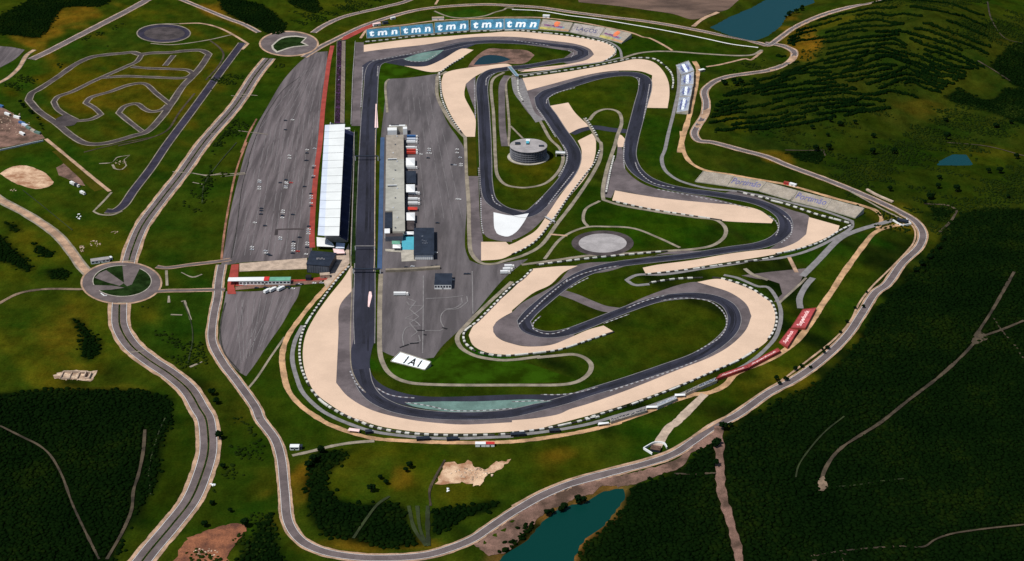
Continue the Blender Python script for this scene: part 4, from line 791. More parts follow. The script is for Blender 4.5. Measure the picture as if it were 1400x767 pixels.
q490 = [((75,207),(375,180),(385,262),(82,283)), ((388,178),(680,150),(690,240),(395,260)), ((705,143),(1010,122),(1015,212),(705,236)), ((1035,120),(1340,107),(1342,202),(1035,211))]
q5 = ((65,105),(395,112),(372,203),(62,203))
for k in range(5):
    q = B(490,10,6.73,*q490[k]) if k < 4 else B(680,10,6.73,*q5)
    cells = text_raster('t m n', 96, 24, .07, .93, .18, .84, shear=.12, fat=.03).astype(int)
    rr = rng.random((24, 96)); cells = np.where((cells == 0) & (rr < .06), 2, cells)
    bank(q[3], q[2], q[1], q[0], 1.0, 8.0, 24, 96, cells, ['blue_seat', 'white_seat', 'blue_deep'], ordn[k]+' blue seating bank from the left with white lettering tmn', group='blue lettered seating banks at the top bend')
def swoosh(rows, cols, seed):
    r_ = np.random.default_rng(seed); g = np.zeros((rows, cols), int)
    for r in range(rows):
        for k in range(cols):
            u, v = (k+.5)/cols, (r+.5)/rows
            if ((u-.52)/.10)**2+((v-.72)/.30)**2 < 1: g[r, k] = 1
            elif abs(v-(.50-.10*u)) < .08 and u > .1 and u < .75: g[r, k] = 2
            elif abs(v-.40) < .10 and .55 < u < .82: g[r, k] = 3
            elif v < .26 and u < .55: g[r, k] = 4
            elif v < .22: g[r, k] = 5
            elif u < .4 and .55 < v < .85: g[r, k] = 6
            if r_.random() < .12: g[r, k] = 0
    return g
SWM = ['stone_seat', 'orange_seat', 'purple_seat', 'teal_seat', 'yellow_seat', 'tan_seat', 'grey_seat']
q = B(680,10,6.73,(420,112),(690,147),(650,222),(385,200)); bank(q[3],q[2],q[1],q[0],1,7,20,60,swoosh(20,60,1),SWM,'many coloured stand with an orange disc right of the last blue bank', group='plain and many coloured stands at the top bend')
q = B(680,10,6.73,(710,150),(985,190),(930,272),(670,225)); g = text_raster('LAGOS', 80, 20, .15, .85, .3, .72, fat=.02).astype(int); bank(q[3],q[2],q[1],q[0],1,7,20,80,g,['grey_seat','indigo_seat'],'grey stand with dark lettering between two many coloured stands', group='plain and many coloured stands at the top bend')
q = B(680,10,6.73,(1000,192),(1230,245),(1140,328),(935,273)); bank(q[3],q[2],q[1],q[0],1,7,20,60,swoosh(20,60,2),SWM,'many coloured stand with an orange disc at the right end of the row', group='plain and many coloured stands at the top bend')
def ovals(rows, cols, seed):
    r_ = np.random.default_rng(seed); g = np.zeros((rows, cols), int)
    for r in range(rows):
        for k in range(cols):
            u, v = (k+.5)/cols-.5, (r+.5)/rows-.5; e = (u/.40)**2+(v/.34)**2
            if e < 1 and abs(v) > .10: g[r, k] = 1
            elif e < 1: g[r, k] = 2
            if r_.random() < .25: g[r, k] = 0
    return g
for k, q in enumerate((((550,250),(612,362),(755,310),(690,200)), ((612,370),(604,485),(748,470),(755,322)), ((602,492),(588,612),(720,608),(742,480)), ((585,620),(553,800),(688,775),(715,615)))):
    q = B(860,60,8.525,*q)
    bank(q[1], q[0], q[3], q[2], 1, 6, 16, 40, ovals(16,40,k), ['silver_seat','blue_mark','white_seat'], ['topmost silver blue stand, turned askew, beside the orange track', 'second silver blue stand from the top beside the orange track', 'third silver blue stand from the top beside the orange track', 'lowest and longest silver blue stand beside the orange track'][k], group='silver blue stands beside the orange track')
U = (((115,150),(340,182),(388,112),(172,80)), ((345,184),(575,217),(630,158),(393,117)), ((580,219),(805,285),(860,222),(636,160)), ((820,292),(1065,350),(1108,285),(866,224)), ((1070,352),(1285,418),(1348,350),(1114,287)))
for k, q in enumerate(U):
    q = B(930,220,5.385,*q); txt = k in (1, 3)
    g = text_raster('Portimão', 110, 18, .05, .95, .30, .92, fat=.015).astype(int) if txt else (rng.random((18, 110)) < .04).astype(int)*2
    if not txt:
        for c_ in (.3, .55, .8): g[:, int(110*c_)] = 2
    bank(q[0], q[1], q[2], q[3], 1, 7, 18, 110, g, ['stone_seat', 'violet_seat', 'grey_seat'], ['leftmost plain stone coloured stand above the right corner', 'left pale stand with blue lettering above the right corner', 'middle plain stone stand below the red and white kiosk', 'right pale stand with blue lettering above the right corner', 'rightmost plain stone coloured stand above the right corner'][k], group='pale stands above the right corner')
R_ = [((100,637),(150,598),(362,522),(375,545)), ((362,522),(400,500),(600,398),(625,415)), ((625,350),(700,240),(770,250),(690,372)), ((715,232),(812,85),(918,66),(835,228))]
RQ = [((145,600),(355,527),(372,550),(108,642)), ((365,522),(605,392),(628,415),(380,545)), ((622,342),(705,235),(772,247),(690,378)), ((718,225),(812,80),(915,68),(832,225))]
for k, q in enumerate(RQ):
    q = B(960,410,5.9,*q)     # front a (track side), front b, back b, back a
    g = text_raster('Superbock', 110, 16, .1, .92, .26, .74, fat=.03, shear=.3).astype(int)
    g = g[::-1, ::1] if False else g[::-1]
    bank(q[0], q[1], q[2], q[3], .5, 2.6, 16, 110, g, ['red_seat', 'pink_white'], ['leftmost red stand with pale lettering above the bottom bend', 'second red stand from the left with pale lettering', 'third red stand from the left, climbing the slope', 'rightmost and highest red stand with pale lettering'][k], wall='red_paving', group='red stands by the bottom bend')
# stands along the bottom of the last corner
g = lambda m, p: (rng.random((6, 50)) < p).astype(int)*1
for q, m, lab, cat in (((((300,398)),(560,322),(568,338),(310,420)), ['grey_seat','dark_panel'], 'low grey and black stand left of the white canopy under the bottom gravel', 'stand'),
    (((640,288),(785,228),(795,250),(650,312)), ['silver_seat','truck_silver'], 'pale blue stand right of the white canopy under the bottom gravel', 'stand'),
    (((860,192),(955,150),(962,166),(866,210)), ['dark_panel','grey_seat'], 'small dark stand between the pale blue stands under the bottom gravel', 'stand'),
    (((960,146),(1085,92),(1095,112),(968,166)), ['silver_seat','dark_panel'], 'pale blue and dark stand just left of the red stands', 'stand')):
    q = B(780,500,5.478,*q); bank(q[0],q[1],q[2],q[3],.6,2.6,6,50,g(0,.42),m,lab,cat)
q = B(530,475,17.5,(300,120),(1020,350),(880,530),(90,330))
gi = text_raster('I A I', 90, 20, .30, .80, .1, .9, shear=-.12, fat=.03).astype(int)
bank(q[3],q[2],q[1],q[0],.6,5.0,20,90,gi,['white_seat','black'],'white seating bank with dark letters at the foot of the lower paddock', wall='concrete')
q = [(458.5,55.5),(471.5,55.5),(470.8,168),(458,168)]
gm = (rng.random((14, 120)) < .1).astype(int)+(rng.random((14, 120)) < .03).astype(int); gm[:, ::20] = 1
gm = np.clip(gm,0,2); gm[:6] = 3
bank((470.5,168),(472,56),(461,57),(457.5,168),1,8,14,120,gm,['maroon_seat','purple_seat','white_seat','concrete_warm'],'long narrow purple stand above the white roofed grandstand', name='grandstand')
# ================================================================ MAIN GRANDSTAND
def grandstand():
    c = P3(470, 250); root = empty('grandstand', (c.x, c.y, 0)); tag(root, 'long main grandstand under a white roof beside the pit straight', 'grandstand')
    o = Vector((c.x, c.y, 0)); zr = 21
    TL, TF, TR_ = P3(444.3,170.6,zr-1.5)-o, P3(450.5,170.2,zr)-o, P3(471.6,169.2,zr+1)-o
    BL, BF, BR = P3(434.5,321.5,zr-1.5)-o, P3(443.5,322.2,zr)-o, P3(463.6,322.2,zr+1)-o
    def slab(name, q, m, t=.8):
        mb = MB(); mb.prism([(p.x, p.y) for p in q], [p.z-t for p in q], [p.z for p in q], 'grey_panel', top_m=m, bottom=True); return mb.build(name, root)
    n = 14
    for i in range(n):
        a, b = i/n, (i+1)/n-.0022
        slab('roof_panel', [BF.lerp(TF, a), BR.lerp(TR_, a), BR.lerp(TR_, b), BF.lerp(TF, b)], 'roof_light')
        slab('roof_slope', [BL.lerp(TL, a), BF.lerp(TF, a), BF.lerp(TF, b), BL.lerp(TL, b)], 'roof_slope', .5)
    # tiers: front edge on the track side
    f0, f1 = P3(475.2,331)-o, P3(484.2,183)-o; bk0, bk1 = Vector((BL.x+6, f0.y+1, 0)), Vector((TL.x+6, f1.y+1, 0))
    mb = MB(); R = 22
    for r in range(R):
        za, zb = 1.2+15*r/R, 1.2+15*(r+1)/R; a0, a1 = f0.lerp(bk0, r/R), f1.lerp(bk1, r/R); b0, b1 = f0.lerp(bk0, (r+1)/R), f1.lerp(bk1, (r+1)/R)
        mb.face([(a0.x,a0.y,za),(a1.x,a1.y,za),(a1.x,a1.y,zb),(a0.x,a0.y,zb)], 'shaded_seat'); mb.face([(a0.x,a0.y,zb),(a1.x,a1.y,zb),(b1.x,b1.y,zb),(b0.x,b0.y,zb)], 'shaded_seat')
    mb.build('seat_tiers', root)
    for p0, p1, nm in ((f0, bk0, 'end_wall'), (f1, bk1, 'end_wall')):
        mb = MB(); s_ = -.5 if p0 is f0 else .5
        q = [(p0.x,p0.y),(p1.x,p1.y),(p1.x,p1.y+s_),(p0.x,p0.y+s_)]; mb.prism(q if s_ > 0 else q[::-1], 0, [1.5,16.5,16.5,1.5] if s_ > 0 else [1.5,16.5,16.5,1.5], 'concrete'); mb.build(nm, root)
    mb = MB(); mb.prism([(bk0.x-.6,bk0.y),(bk0.x,bk0.y),(bk1.x,bk1.y),(bk1.x-.6,bk1.y)], 0, 17.2, 'white_panel'); mb.build('rear_wall', root)
    mb = MB(); mb.prism([(f0.x,f0.y),(f0.x+.5,f0.y),(f1.x+.5,f1.y),(f1.x,f1.y)], 0, 1.9, 'concrete'); mb.build('front_wall', root)
    for i in range(14):
        t = (i+.5)/14; p = bk0.lerp(bk1, t); q = BL.lerp(TL, t); mb = MB(); mb.tube((p.x+1.2,p.y,0),(p.x+1.2,p.y,q.z-.4),.35,'grey_panel'); mb.build('column', root)
        r2 = BR.lerp(TR_, t); mb = MB(); mb.tube((p.x+8,p.y,15),(r2.x-1,p.y,r2.z-1),.22,'grey_panel',5); mb.build('roof_truss', root)
grandstand()
# ================================================================ BUILDINGS
def hut(pA, pB, depth, h, wall, roof, label, cat='building', name='small_building', group=None, over=.25, door=True, pitch=0, windows=0, roofobj=True):
    """building whose front wall foot runs from picture point pA to pB; depth in metres goes away from the camera"""
    a = P3(*pA); b = P3(*pB); d = (b-a); w = d.length; rz = math.atan2(d.y, d.x)
    root = empty(name, ((a.x+b.x)/2, (a.y+b.y)/2, H1((a.x+b.x)/2, (a.y+b.y)/2)), rz); tag(root, label, cat, group)
    mb = MB(); mb.box(-w/2, w/2, 0, depth, 0, h, wall); wl = mb.build('wall', root)
    mb = MB()
    if pitch:
        X0, X1, Y0, Y1 = -w/2-over, w/2+over, -over, depth+over; ym = depth/2
        mb.face([(X0,Y0,h),(X1,Y0,h),(X1,ym,h+pitch),(X0,ym,h+pitch)], roof); mb.face([(X1,Y1,h),(X0,Y1,h),(X0,ym,h+pitch),(X1,ym,h+pitch)], roof)
        mb.face([(X0,Y1,h),(X0,Y0,h),(X0,ym,h+pitch)], wall); mb.face([(X1,Y0,h),(X1,Y1,h),(X1,ym,h+pitch)], wall)
    else: mb.box(-w/2-over, w/2+over, -over, depth+over, h+.003, h+.35, roof)
    mb.build('roof', root)
    if door:
        mb = MB(); mb.box(-.6, .6, -.06, 0, 0, 2.1, 'dark_panel'); mb.build('door', root)
    for i in range(windows):
        x = -w/2+w*(i+.5)/windows; 
        if abs(x) < 1.5 and door: continue
        mb = MB(); mb.box(x-.7*w/windows/2, x+.7*w/windows/2, -.05, 0, h*.35, h*.75, 'glass_dark'); mb.build('window', wl)
    return root
# black hospitality block by the grandstand
def block(roof_px, z, base_drop, wall_l, wall_f, roof_m, label, text=None):
    q = [P3(x, y, z) for x, y in roof_px]; c = sum(q, Vector())/4; c.z = 0; root = empty('hospitality_building', c); tag(root, label, 'building')
    q = [p-c for p in q]; xy = [(p.x, p.y) for p in q]
    mb = MB(); mb.prism(xy, 0, z-.4, wall_l); 
    mb.build('wall', root)
    mb = MB(); k = 1.03; mb.prism([(x*k, y*k) for x, y in xy], z-.4, z, wall_l, top_m=roof_m); mb.build('roof', root)
    # front face panel, toned apart from the walls (nearest side: points 0-1)
    a, b = q[0], q[1]; mb = MB(); dn = Vector((0,-.12,0))
    a = a+(b-a)*.04; b = b-(b-a)*.04
    mb.prism([(a.x,a.y-.15),(b.x,b.y-.15),(b.x,b.y),(a.x,a.y)], .4, z-.9, wall_f); fc = mb.build('facade', root)
    for i in range(9):
        t = (i+.5)/9; p = a.lerp(b, t); mb = MB(); mb.box(p.x-.12, p.x+.12, p.y-.35, p.y-.16, 0, z-.5, 'dark_panel'); mb.build('facade_post', fc)
    return root, q
r1, q = block([(419,361),(450,363.5),(459.8,345.8),(425.5,342.8)], 11, 0, 'dark_panel', 'grey_panel', 'dark_panel', 'dark flat roofed hospitality block at the end of the main grandstand')  # grey front panel: the sunlit look of this face put into its colour
mb = MB()
g = text_raster('BOX 1', 40, 8, 0, 1, 0, 1)
for r in range(2):
    for k in range(8):
        if random.random() < .75: mb.box(-5+k*1.25, -5+k*1.25+.9, -2.6+r*2.6, -2.6+r*2.6+1.4, 11.01, 11.1, 'pad_grey')
mb.build('roof_marking', r1)
r2, q = block([(566,348),(593.2,348),(593,311.8),(566.3,311.8)], 7, 0, 'dark_panel', 'white_panel', 'dark_panel', 'large dark flat roofed hall at the lower end of the paddock trucks')
mb = MB(); 
for x, y, s_ in ((-2.5,13,1.6),(-2,2,1.1),(.2,0,1.3),(2.5,-1,1.2),(-1,-6,1.3),(1.8,-6.5,1.5),(4,-6,1.2)): mb.box(x-s_*.7, x+s_*.7, y-s_, y+s_, 7.01, 7.5, 'grey_panel')
mb.build('roof_unit', r2)
# long pit building
def pit_building():
    z = 9; q = [P3(533.0,316.5,z), P3(549.5,316.5,z), P3(550.0,184,z), P3(526.3,186,z)]; c = sum(q, Vector())/4; c.z = 0
    ax = P3(538,186)-P3(538,316); rz = math.atan2(ax.y, ax.x)-math.pi/2; root = empty('pit_building', c, rz); Ri = Matrix.Rotation(-rz, 3, 'Z'); tag(root, 'long flat roofed pit building with garages between pit lane and paddock', 'building'); q = [Ri@(p-c) for p in q]
    x0t, x1t = (P3(526.3,250,z).x-P3(537.5,250,z).x), (P3(549.5,250,z).x-P3(537.5,250,z).x); y0, y1 = q[0].y, q[2].y
    ybreak = (Ri@(P3(535,288,z)-c)).y
    X0 = lambda y: x0t; X1 = x1t
    mb = MB(); mb.box(x0t+8, X1, y0, ybreak, 0, z-.6, 'concrete'); mb.box(x0t, X1, ybreak, y1, 0, z-.6, 'concrete'); mb.build('wall', root)
    secs = [y1, (Ri@(P3(530,218,z)-c)).y, (Ri@(P3(530,254,z)-c)).y, ybreak]
    for i, m in enumerate(('stone_seat','pit_roof','pit_roof')):
        mb = MB(); mb.box(x0t-1, X1+1, secs[i+1]+.15, secs[i]-.15, z-.6, z, 'concrete', top_m=m); mb.build('roof', root)
    mb = MB(); mb.box(x0t+8, X1+1, y0, ybreak-.15, z-.6, z, 'concrete', top_m='pit_roof'); mb.build('roof', root)
    mb = MB(); mb.box(x0t-1.5, x0t+7.5, y0+14, ybreak-1, 0, z-1.5, 'dark_panel'); mb.build('terrace', root)
    mb = MB(); mb.box(x0t-1, X1-1.5, y0-9, y0-.3, 0, 6.5, 'grey_panel', top_m='kart_asphalt'); mb.build('annex', root)
    mb = MB(); mb.box(x0t-2, x0t+4.5, y0-4+4, y0+13, 0, 7, 'white_panel'); mb.build('canopy', root)
    for i in range(11):
        yy = y0+8+(y1-y0-16)*i/10; xx = x0t+10.5+3*math.sin(i*2.1)
        mb = MB(); mb.box(xx, xx+1.6, yy, yy+2.2, z+.01, z+1.0, 'truck_silver' if i % 3 else 'grey_panel'); mb.build('roof_vent', root)
    for y in (secs[1], secs[2]):
        mb = MB(); mb.box(x0t+1.5, x0t+13.5, y-1.2, y-.2, z+.01, z+1.5, 'white_panel'); mb.box(x0t+1.5, x0t+13, y-3.4, y-1.3, z+.01, z+.5, 'dark_panel'); mb.build('roof_lantern', root)
    n = 18
    for i in range(n):
        ya = ybreak+(y1-ybreak)*i/n
        mb = MB(); mb.box(X1, X1+.12, ya+.8, ya+(y1-ybreak)/n-.8, 0, 4.2, 'black'); mb.build('garage_door', root)
        mb = MB(); mb.box(x0t-.12, x0t, ya+.8, ya+(y1-ybreak)/n-.8, .2, 4.2, 'glass_dark'); mb.build('garage_door', root)
    mb = MB(); mb.box(X1+.02, X1+2.2, y0+2, y1-2, 4.6, 4.9, 'black'); mb.build('rear_canopy', root)
pit_building()
# control room block at the top end of the pit building
def race_control():
    a = P3(531,186); root = empty('control_building', a, .066); tag(root, 'white stepped control building on the upper end of the pit building', 'building')
    mb = MB(); mb.box(-1, 12, 1, 12, 0, 8, 'white_panel'); mb.build('wall', root)
    mb = MB(); mb.box(1, 26, 12.1, 17, 0, 9.5, 'concrete'); mb.build('wing', root)
    mb = MB(); mb.box(1.5, 24, 12.5, 16.4, 9.51, 10, 'white_panel'); rf = mb.build('roof', root)
    mb = MB(); mb.box(4, 15, 14, 15.2, 10.01, 10.8, 'dark_panel'); mb.build('skylight', rf)
    mb = MB(); mb.box(20.5, 26.4, 3.5, 12, 0, 8.8, 'white_panel'); mb.build('stair_tower', root)
race_control()
# round tower
def tower():
    cx, cy = flat(722.4,199.0,17); root = empty('round_tower', (cx, cy, 0)); tag(root, 'round five storey glazed tower with a flat grey roof in the infield', 'tower')
    def cyl(name, r, z0, z1, m, top=None, n=48, r2=None):
        mb = MB(); ring = [(r*math.cos(6.2832*i/n), r*math.sin(6.2832*i/n)) for i in range(n)]
        mb.prism(ring, z0, z1, m, top_m=top); return mb.build(name, root)
    cyl('plinth', 28.5, 0, .8, 'pale_path', 'concrete')
    cyl('core', 23.6, .8, 15.6, 'glass_dark')
    for k in range(5):
        z = 1.0+k*3.0
        cyl('floor_slab', 25.0, z+2.45, z+2.95, 'tower_slab')
        for j in range(1):
            cyl('sun_screen', 24.7, z+1.15, z+1.45, 'tower_slab')
        mb = MB()
        for i in range(40):
            a = 6.2832*i/40; mb.tube((24.4*math.cos(a), 24.4*math.sin(a), z), (24.4*math.cos(a), 24.4*math.sin(a), z+2.45), .12, 'truck_silver', 4)
        mb.build('window_frames', root)
    cyl('roof_edge', 25.4, 16.0, 17.0, 'dark_panel', 'pad_grey')
    mb = MB(); n = 48; ring = [(24.9*math.cos(6.2832*i/n), 24.9*math.sin(6.2832*i/n)) for i in range(n)]; mb.prism(ring, 17.003, 17.2, 'pad_grey'); mb.build('roof', root)
    mb = MB(); mb.box(-3, 1, 3, 12, 17.21, 19, 'dark_panel', top_m='cyan_carpet'); mb.build('stair_head', root)
    mb = MB(); mb.box(-3.2, 2.6, 14, 20, 17.21, 18.2, 'white_panel'); mb.build('roof_hatch', root)
    mb = MB(); mb.box(-18, -11, 2, 9, 17.21, 18.6, 'black', top_m='dark_panel'); mb.build('plant_room', root)
    mb = MB(); mb.box(14, 21, -5, -1, 17.21, 18.4, 'dark_panel'); mb.build('plant_room', root)
tower()
# other buildings
hut((594,395.5),(617,395.5), 28, 6, 'white_panel', 'dark_panel', 'dark roofed pavilion with white surround on the lower paddock', windows=6)
r = hut((327,390),(397,389), 9, 5, 'white_panel', 'green_roof', 'long low building with green and white roof in the entrance plaza', name='entrance_building', windows=14)
mb = MB(); a_ = r.children[1]; mb.box(-42, -1, -.3, 9.3, 5.36, 5.6, 'white_panel'); mb.build('white_roof', r); mb = MB(); mb.box(-1, 5, -.3, 9.3, 5.36, 5.9, 'red_paint'); mb.build('red_roof', r)
hut((418,384),(425,384), 7, 4, 'dark_panel', 'black', 'small black box right of the green roof in the entrance plaza', 'kiosk', 'kiosk')
hut((438,381),(451,380), 6, 4, 'concrete_warm', 'concrete_warm', 'small sand coloured kiosk below the dark hospitality block', 'kiosk', 'kiosk')
# white canopies south of the grandstand
def canopy(q, z, m, label, name='canopy', cat='canopy', group=None, legs=True, sag=.8):
    P = [P3(x, y, z) for x, y in q]; c = sum(P, Vector())/len(P); c.z = 0; root = empty(name, c); tag(root, label, cat, group); P = [p-c for p in P]
    mb = MB(); top = Vector((0,0,z+sag)); n = len(P)
    for i in range(n): mb.face([P[i], P[(i+1) % n], top], m)
    for i in range(n):
        a, b = P[i], P[(i+1) % n]; mb.face([(a.x,a.y,z-.4),(b.x,b.y,z-.4),b,a], m)
    mb.build('roof_sheet', root)
    if legs:
        for p in P:
            mb = MB(); mb.tube((p.x*.93,p.y*.93,0),(p.x*.93,p.y*.93,z),.12,'truck_silver',5); mb.build('leg', root)
    return root
canopy(B(300,300,5.477,(730,200),(860,205),(850,180),(800,140),(728,132)), 5, 'white_panel', 'white sail canopy under the lower end of the main grandstand')
canopy(B(300,300,5.477,(870,215),(935,215),(940,178),(875,172)), 4, 'roof_slope', 'pale grey canopy right of the white sail canopy')
canopy(B(300,300,5.477,(860,255),(940,252),(930,225),(850,218)), 3.5, 'pink_white', 'small pinkish canopy above the end of the tyre wall')
# paddock hospitality units and trucks
def awning(x0, y0, x1, y1, s, org, m, label, link=True, z=5):
    q = B(org[0], org[1], s, (x0,y1), (x1,y1), (x1,y0), (x0,y0)); r = canopy(q, z, m, label, 'hospitality_tent', 'tent', 'white hospitality tents in the paddock' if m == 'white_panel' else None, sag=1.6)
    if link:
        mb = MB(); mb.box(-12, -5.5, 1.5, 4.2, z-1.8, z-1.4, 'white_panel'); mb.build('walkway_roof', r)
for k, (y, o) in enumerate(((420,(510,150)),(652,(510,150)),(195,(510,260)))):
    awning(288, y, 366, y+68, 6.394, o, 'white_panel', ['upper', 'middle', 'lower'][k]+' of the three white tents joined to the pit building')
def truck(px, py, m, label, L=15.5, w=3.3, rz=0.0, side=None, group='race trucks parked behind the pit building', cab='white_paint'):
    a = P3(px, py); root = empty('truck', (a.x, a.y, 0), rz); tag(root, label, 'truck', group)
    mb = MB(); mb.box(-L/2, L/2-3.2, -w/2, w/2, 1.1, 4.0, side or m, top_m=m); mb.build('trailer', root)
    mb = MB(); mb.box(L/2-2.8, L/2-.6, -w/2+.1, w/2-.1, .6, 3.5, cab); mb.box(L/2-.6, L/2, -w/2+.2, w/2-.2, .6, 2.2, cab); cb = mb.build('cab', root)
    mb = MB(); mb.box(L/2-.62, L/2-.5, -w/2+.3, w/2-.3, 2.25, 3.3, 'glass_dark'); mb.build('windscreen', cb)
    for x in (-L/2+1.5, -L/2+2.8, -L/2+4.1, L/2-1.6):
        for s_ in (-1, 1):
            mb = MB(); mb.tube((x, s_*(w/2-.35), .5), (x, s_*(w/2+.02), .5), .5, 'black', 10); mb.build('wheel', root)
    return root
T6 = lambda x, y, o: (o[0]+x/6.394, o[1]+y/6.394)
for x, y, o, m, lab in ((345,246,(510,150),'truck_blue','deep blue race truck, the topmost beside the pit building'),(345,272,(510,150),'roof_slope','pale blue race truck just below the deep blue one'),(342,296,(510,150),'white_panel','white race truck directly under the pale blue one'),(338,345,(510,150),'white_panel','white race truck directly above the red one'),(345,368,(510,150),'truck_red','bright red race truck, upper one of the two red rows'),(345,390,(510,150),'truck_red','bright red race truck, lower one of the two red rows'),(340,518,(510,150),'white_panel','white race truck above the dark square awning'),(360,742,(510,150),'white_panel','white race truck below the middle white tent'),
   (360,92,(510,260),'white_panel','white race truck in the middle of the three above the lower tent'),(360,128,(510,260),'white_panel','white race truck directly above the faded red awning')):
    truck(*T6(x, y, o), m, lab)
truck(*T6(185,255,(510,350)), 'white_panel', 'x') if False else None
truck(510+185/4.795, 350+258/4.795, 'white_panel', 'white truck parked alone on the left of the lower paddock', 17, group='single trucks on the lower paddock')
for k, (x, y) in enumerate(((895,78),(885,98),(868,116))): truck(510+x/4.795, 350+y/4.795, 'white_panel', ['topmost','middle','lowest'][k]+' of three white trucks where the paddock meets the diagonal gravel', 12, rz=.05, group='three white trucks by the diagonal')
for k, (x, y) in enumerate(((362,545),(402,535),(462,528))): truck(300+x/5.477, 300+y/5.477, 'white_panel', ['left','middle','right'][k]+' of three white buses parked slantwise at the top of the lower lot', 11, rz=.95, group='white buses in the lower car park')
awning(290,535,375,640,6.394,(510,150),'dark_panel','dark grey square awning between two white paddock trucks',False,4)
awning(292,270,360,345,6.394,(510,260),'kart_asphalt','dark awning under the lowest white tent',False,4)
awning(305,146,388,170,6.394,(510,260),'truck_red','faded red awning above the lowest white tent',False,3.2)
awning(256,360,356,386,6.394,(510,260),'white_panel','long white canopy above the cyan carpet',False,4)
awning(172,474,242,506,6.394,(510,260),'white_panel','short white canopy left of the cyan carpet',False,4)
awning(165,442,238,470,6.394,(510,260),'green_roof','small green canopy beside the cyan carpet',False,3.5)
def car_mesh(m):
    mb = MB(); L, w = 4.9, 2.1
    mb.prism([(-L/2,-w/2),(L/2,-w/2),(L/2,w/2),(-L/2,w/2)], .35, .95, m, top=[(-L/2+.1,-w/2+.08),(L/2-.15,-w/2+.08),(L/2-.15,w/2-.08),(-L/2+.1,w/2-.08)])
    mb.prism([(-L/2+.5,-w/2+.12),(L/2-1.4,-w/2+.12),(L/2-1.4,w/2-.12),(-L/2+.5,w/2-.12)], .95, 1.5, 'glass_dark', top=[(-L/2+.95,-w/2+.3),(L/2-2.1,-w/2+.3),(L/2-2.1,w/2-.3),(-L/2+.95,w/2-.3)], top_m=m)
    for x in (-1.45, 1.45):
        for s_ in (-1, 1): mb.tube((x, s_*(w/2-.25), .34), (x, s_*(w/2+.02), .34), .34, 'black', 8)
    o = mb.build('car'); me = o.data; bpy.data.objects.remove(o); return me
CM = {k: car_mesh(m) for k, m in (('white','white_paint'),('dark','dark_panel'),('silver','truck_silver'),('red','truck_red'))}
def car(px, py, colr, label, group, rz=0):
    a = P3(px, py); o = bpy.data.objects.new('car', CM[colr]); C.objects.link(o); o.location = (a.x, a.y, .12); o.rotation_euler = (0,0,rz+random.uniform(-.06,.06)); tag(o, label, 'car', group)
LOT = 'cars parked in the large car park'
lotcars = [(280,140,'white'),(281,152,'silver'),(278,185,'white'),(277,200,'white'),(465,135,'dark'),(466,152,'white'),(470,162,'white'),(463,180,'silver'),(463,192,'white'),(445,350,'white'),(443,365,'white'),(440,385,'dark'),(440,400,'white'),(248,435,'white'),(228,605,'white'),(228,622,'silver'),(425,538,'white'),(425,552,'silver'),(518,568,'dark'),(518,582,'white'),(515,597,'white'),(516,615,'silver'),(515,632,'white'),(512,648,'dark'),(625,460,'dark'),(625,482,'white'),(622,498,'silver'),(622,512,'white'),(614,575,'white'),(613,590,'white'),(612,607,'dark'),(606,655,'white'),(640,232,'dark'),(640,248,'white'),(640,265,'silver'),(640,298,'white'),(640,318,'dark'),(660,38,'silver'),(658,52,'dark'),(657,108,'silver'),(655,120,'dark'),(322,632,'silver'),(325,648,'white'),(340,655,'dark'),(355,663,'dark'),(293,335,'dark'),(292,350,'dark'),(290,375,'dark'),(595,182,'dark'),(513,378,'dark'),(318,456,'dark'),(548,635,'red'),(425,155,'dark'),(560,537,'dark'),(500,155,'red'),(605,0,'dark')]
def where(x, y, lot):
    return '%s third, %s part' % (lot[0][min(2, int(max(0, y)/lot[1]))], lot[2][min(2, int(max(0, x-lot[3])/lot[4]))])
names = {'white':'small white car','dark':'small dark car','silver':'small silver car','red':'small red car'}
cnt = {}
ordw = ['topmost','second from top','third from top','fourth from top','fifth from top','sixth from top','seventh from top','eighth from top','ninth from top','tenth from top','eleventh from top','twelfth from top','thirteenth from top']
def colname(x): return 'the left rows' if x < 360 else ('the middle rows' if x < 480 else ('the right rows' if x < 600 else 'the red walkway row'))
for x, y, c_ in sorted(lotcars, key=lambda t: t[1]):
    k = (colname(x), c_); n = cnt.get(k, 0); cnt[k] = n+1
    car(300+x/5.11, 220+y/5.11, c_, '%s, %s in %s of the big car park' % (names[c_], ordw[min(n, 12)], colname(x).replace('the row by', 'the row beside')), LOT, 0 if x > 600 else math.pi/2*0)
for x, y, c_, lab in ((590,380,'white','white car parked alone in the narrow upper end of the big car park'),(533,385,'dark','dark car left of the lone white car in the upper car park'),(533,460,'dark','dark car parked alone below the upper pair in the car park'),(565,668,'white','white car on the upper side of a facing pair mid car park'),(565,690,'white','white car on the lower side of a facing pair mid car park'),(708,622,'white','white car above a dark one, upper right of the car park'),(706,648,'dark','dark car under a white one, upper right of the car park'),(705,708,'dark','dark car alone near the right rows of the car park'),(768,612,'silver','silver car next to the upper part of the red walkway')):
    car(300+x/5.9, 100+y/5.9, c_, lab, LOT)
